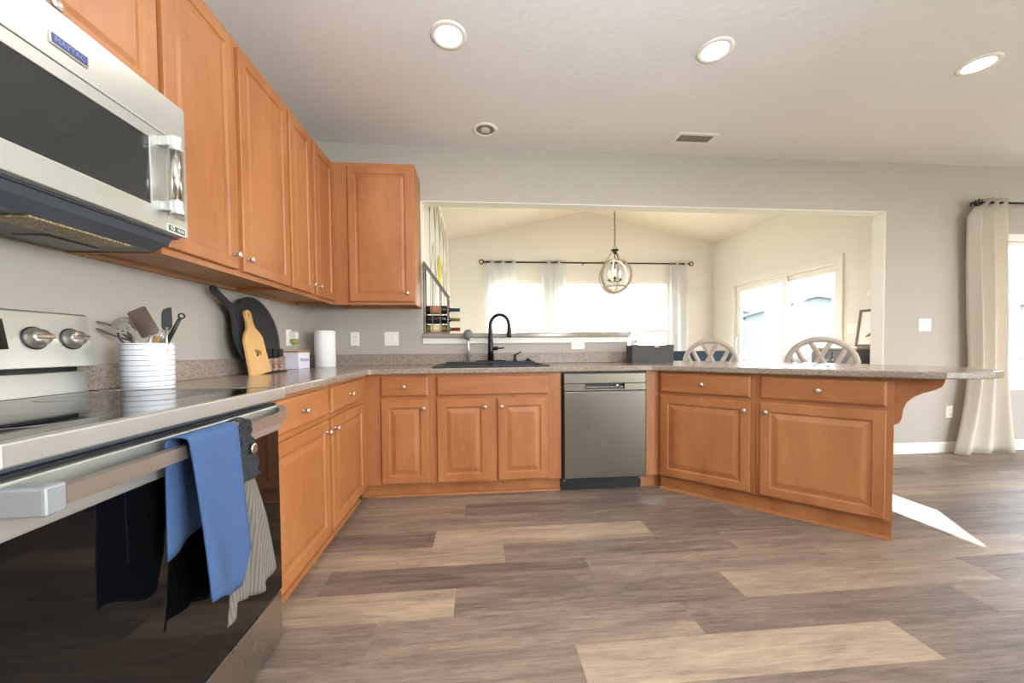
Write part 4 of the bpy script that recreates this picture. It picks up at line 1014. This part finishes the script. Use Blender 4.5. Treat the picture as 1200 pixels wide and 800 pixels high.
# counter stools behind the peninsula
def stool(label, s_, t_):
    o = thing('counter_stool', label, 'stool', pen(s_, t_), -PI/4, 'counter stools')
    # local x = along counter, y=+ away from kitchen; seat towards the counter
    B().prism(smooth_closed([(-.2, -.40), (.2, -.40), (.215, -.2), (.2, -.02), (0, .01), (-.2, -.02), (-.215, -.2)], 4), .62, .66, 'xy', bev=.006).obj('seat', m_stool, o)
    for (a, c) in ((-.18, -.36), (.18, -.36), (-.18, -.03), (.18, -.03)):
        B().tube([(a*1.08, c*1.02, 0.001), (a, c, .62)], [.018, .022], 8).obj('leg', m_stool, o)
    for z in (.22,):
        b = B(); bar(b, (-.19, -.365, z), (.19, -.365, z), .012); bar(b, (-.19, -.03, z+.08), (.19, -.03, z+.08), .012); bar(b, (-.19, -.365, z+.05), (-.19, -.03, z+.05), .011); bar(b, (.19, -.365, z+.05), (.19, -.03, z+.05), .011)
        b.obj('stretcher', m_stool, o)
    R_ = .228; zc_ = .885
    pts = [(-.17, .0, .60), (-.20, 0, .72), (-.222, 0, .82)]+[(-R_*math.cos(q*PI/16), .0, zc_+.212*math.sin(q*PI/16)) for q in range(17)]+[(.222, 0, .82), (.20, 0, .72), (.17, 0, .60)]
    b = B().tube(pts, .022, 8, flat=(1.1, .65)); b.obj('back_hoop', m_stool, o)
    def arc(p0, p1, bow):
        r_ = []
        for q in range(9):
            u = q/8; r_.append((p0[0]+(p1[0]-p0[0])*u+bow*math.sin(PI*u), 0, p0[1]+(p1[1]-p0[1])*u))
        return r_
    b = B()
    for s in (-1, 1):
        b.tube(arc((s*.075, 1.085), (-s*.10, .70), s*-.018), .018, 6, flat=(1.1, .5))
        b.tube(arc((s*.165, 1.03), (-s*.02, .70), s*.012), .018, 6, flat=(1.1, .5))
        b.tube(arc((s*.205, .96), (s*.03, .70), s*.02), .017, 6, flat=(1.1, .5))
        b.tube(arc((s*.10, .70), (s*.215, .90), s*-.01), .017, 6, flat=(1.1, .5))
    bar(b, (-.20, 0, .70), (.20, 0, .70), .014)
    b.obj('back_lattice', m_stool, o)
stool('round-backed greige counter stool nearer the felt bin', .06, 1.25)
stool('round-backed greige counter stool nearer the sliding door', .89, 1.25)

bn = thing('upholstered_bench', 'dark teal upholstered bench in front of the far nook wall', 'bench', (4.5, 2.15, 0))
B().box(-.80, .72, .0, .09, .42, .975, .02, 3).obj('backrest', m_teal, bn)
B().box(-.80, .72, -.45, -.002, .36, .48, .025, 3).obj('seat', m_teal, bn)
for (a, c) in ((-.74, -.40), (.66, -.40), (-.74, .05), (.66, .05)):
    B().tube([(a, c, .001), (a, c, .38)], [.018, .026], 8).obj('leg', m_rack, bn)
sb = thing('sideboard', 'slate grey sideboard with pale top against the right nook wall', 'sideboard', (5.17, .215, 0))
B().box(.012, .40, .012, .53, .06, 1.0).box(.03, .38, .03, .51, .001, .06).obj('carcass', m_side, sb)
B().box(0, .41, 0, .545, 1.0, 1.025, .004).obj('top', m_sidet, sb)
for (a, c, ky) in ((.02, .266, .24), (.276, .522, .30)):
    dd = B().box(-.006, .012, a, c, .62, .975, .003).obj('door', m_side, sb)
    B().lathe([(.006, 0), (.005, .012), (.012, .018), (.010, .024), (0, .026)], Matrix.Translation((-.006, ky, .885)) @ Matrix.Rotation(-PI/2, 4, 'Y'), 14).obj('knob', m_alum, dd)
    B().box(-.006, .012, a, c, .09, .61, .003).obj('lower_door', m_side, sb)
pf = thing('picture_frame', 'leaning grey picture frame with a small plant print on the sideboard', 'picture', (5.44, .33, 1.0255))
Mf = Matrix.Rotation(math.radians(8), 4, 'Y')
B().prism([(-.2, 0), (.17, 0), (.17, .40), (-.2, .40)], 0, .018, 'yz', holes=[[(-.175, .025), (.145, .025), (.145, .375), (-.175, .375)]], M=Mf).obj('frame', m_rack, pf)
B().box(.006, .012, -.176, .146, .024, .376, M=Mf).obj('print', m_plate, pf)
b = B()
for k in range(5): b.lathe([(0, 0), (1, 0), (1, 1), (0, 1)], Mf @ Matrix.Translation((.005, -.03+.02*k, .12+.012*(k % 2))) @ Matrix.Rotation(.5*(k-2), 4, 'X') @ Matrix.Diagonal((.001, .011, .028, 1)) @ Matrix.Rotation(PI/2, 4, 'Y'), 12)
b.obj('leaf_motif', plain('leaf_olive', (150, 150, 70), .8, var=.1), pf)

# ------------------------------------------------------------------ outdoors
gr = struct(B().box(-80, 120, -60, 140, -.45, -.35).obj('ground', m_grass))
def house(label, x, y, w, d_, h, rz, mat, rise=2.2):
    o = thing('house', label, 'house', (x, y, -.35), rz, 'houses beyond the yard')
    B().prism([(-w/2, 0), (w/2, 0), (w/2, h), (0, h+rise), (-w/2, h)], -d_/2, d_/2, 'xz').obj('walls', mat, o)
    b = B()
    for s in (-1, 1):
        L_ = math.hypot(w/2+.4, rise*(w/2+.4)/(w/2)); an = math.atan2(rise, w/2)
        b.box(0, L_, -d_/2-.4, d_/2+.4, 0, .15, M=Matrix.Translation((0, 0, h+rise+.02)) @ Matrix.Rotation(an if s > 0 else PI-an, 4, 'Y') @ (Matrix.Identity(4) if s > 0 else Matrix.Translation((0, 0, -.15))))
    b.obj('roof', m_roof, o)
    for k in (-1, 1):
        for z in ((1.0, 2.2), (3.4, 4.6)):
            if z[1] > h: continue
            B().box(k*w*.25-.5, k*w*.25+.5, -d_/2-.03, -d_/2+.02, z[0], z[1]).obj('window', m_hwin, o)
    return o
house('pale two-storey house seen through the right half of the sliding door', 29, 26, 9, 8, 3.7, math.radians(-42), m_siding, 1.2)
house('tan house seen through the left half of the sliding door', 32.5, 40, 9, 8, 3.6, math.radians(-35), m_siding2, 1.6)
house('pale house seen through the far nook windows', 15, 60, 11, 8, 3.4, math.radians(-10), m_siding, 1.4)
house('distant tan house seen through the right window', 66, 34, 12, 9, 4.4, math.radians(-60), m_siding2, 1.8)
def bush(label, x, y, r):
    o = thing('bare_shrub', label, 'shrub', (x, y, -.35), 0, 'bare shrubs in the yard')
    rn = random.Random(int(x*10)); b = B()
    for k in range(34):
        a = rn.uniform(0, 2*PI); e = rn.uniform(.5, 1.4); l_ = r*rn.uniform(.7, 1.1)
        p1 = Vector((math.cos(a)*math.cos(e), math.sin(a)*math.cos(e), math.sin(e)))*l_
        b.tube([(0, 0, 0), tuple(p1*.5+Vector((0, 0, .15))), tuple(p1)], [.04, .025, .008], 5)
    b.obj('branches', m_bark, o)
for lb, x, y, r in (('bare shrub at the left of the sliding door view', 16.5, 17.5, 1.5), ('bare shrub in the middle of the sliding door view', 18.3, 15.6, 1.6), ('bare shrub low in the right window view', 30, 14, 1.8)):
    bush(lb, x, y, r)
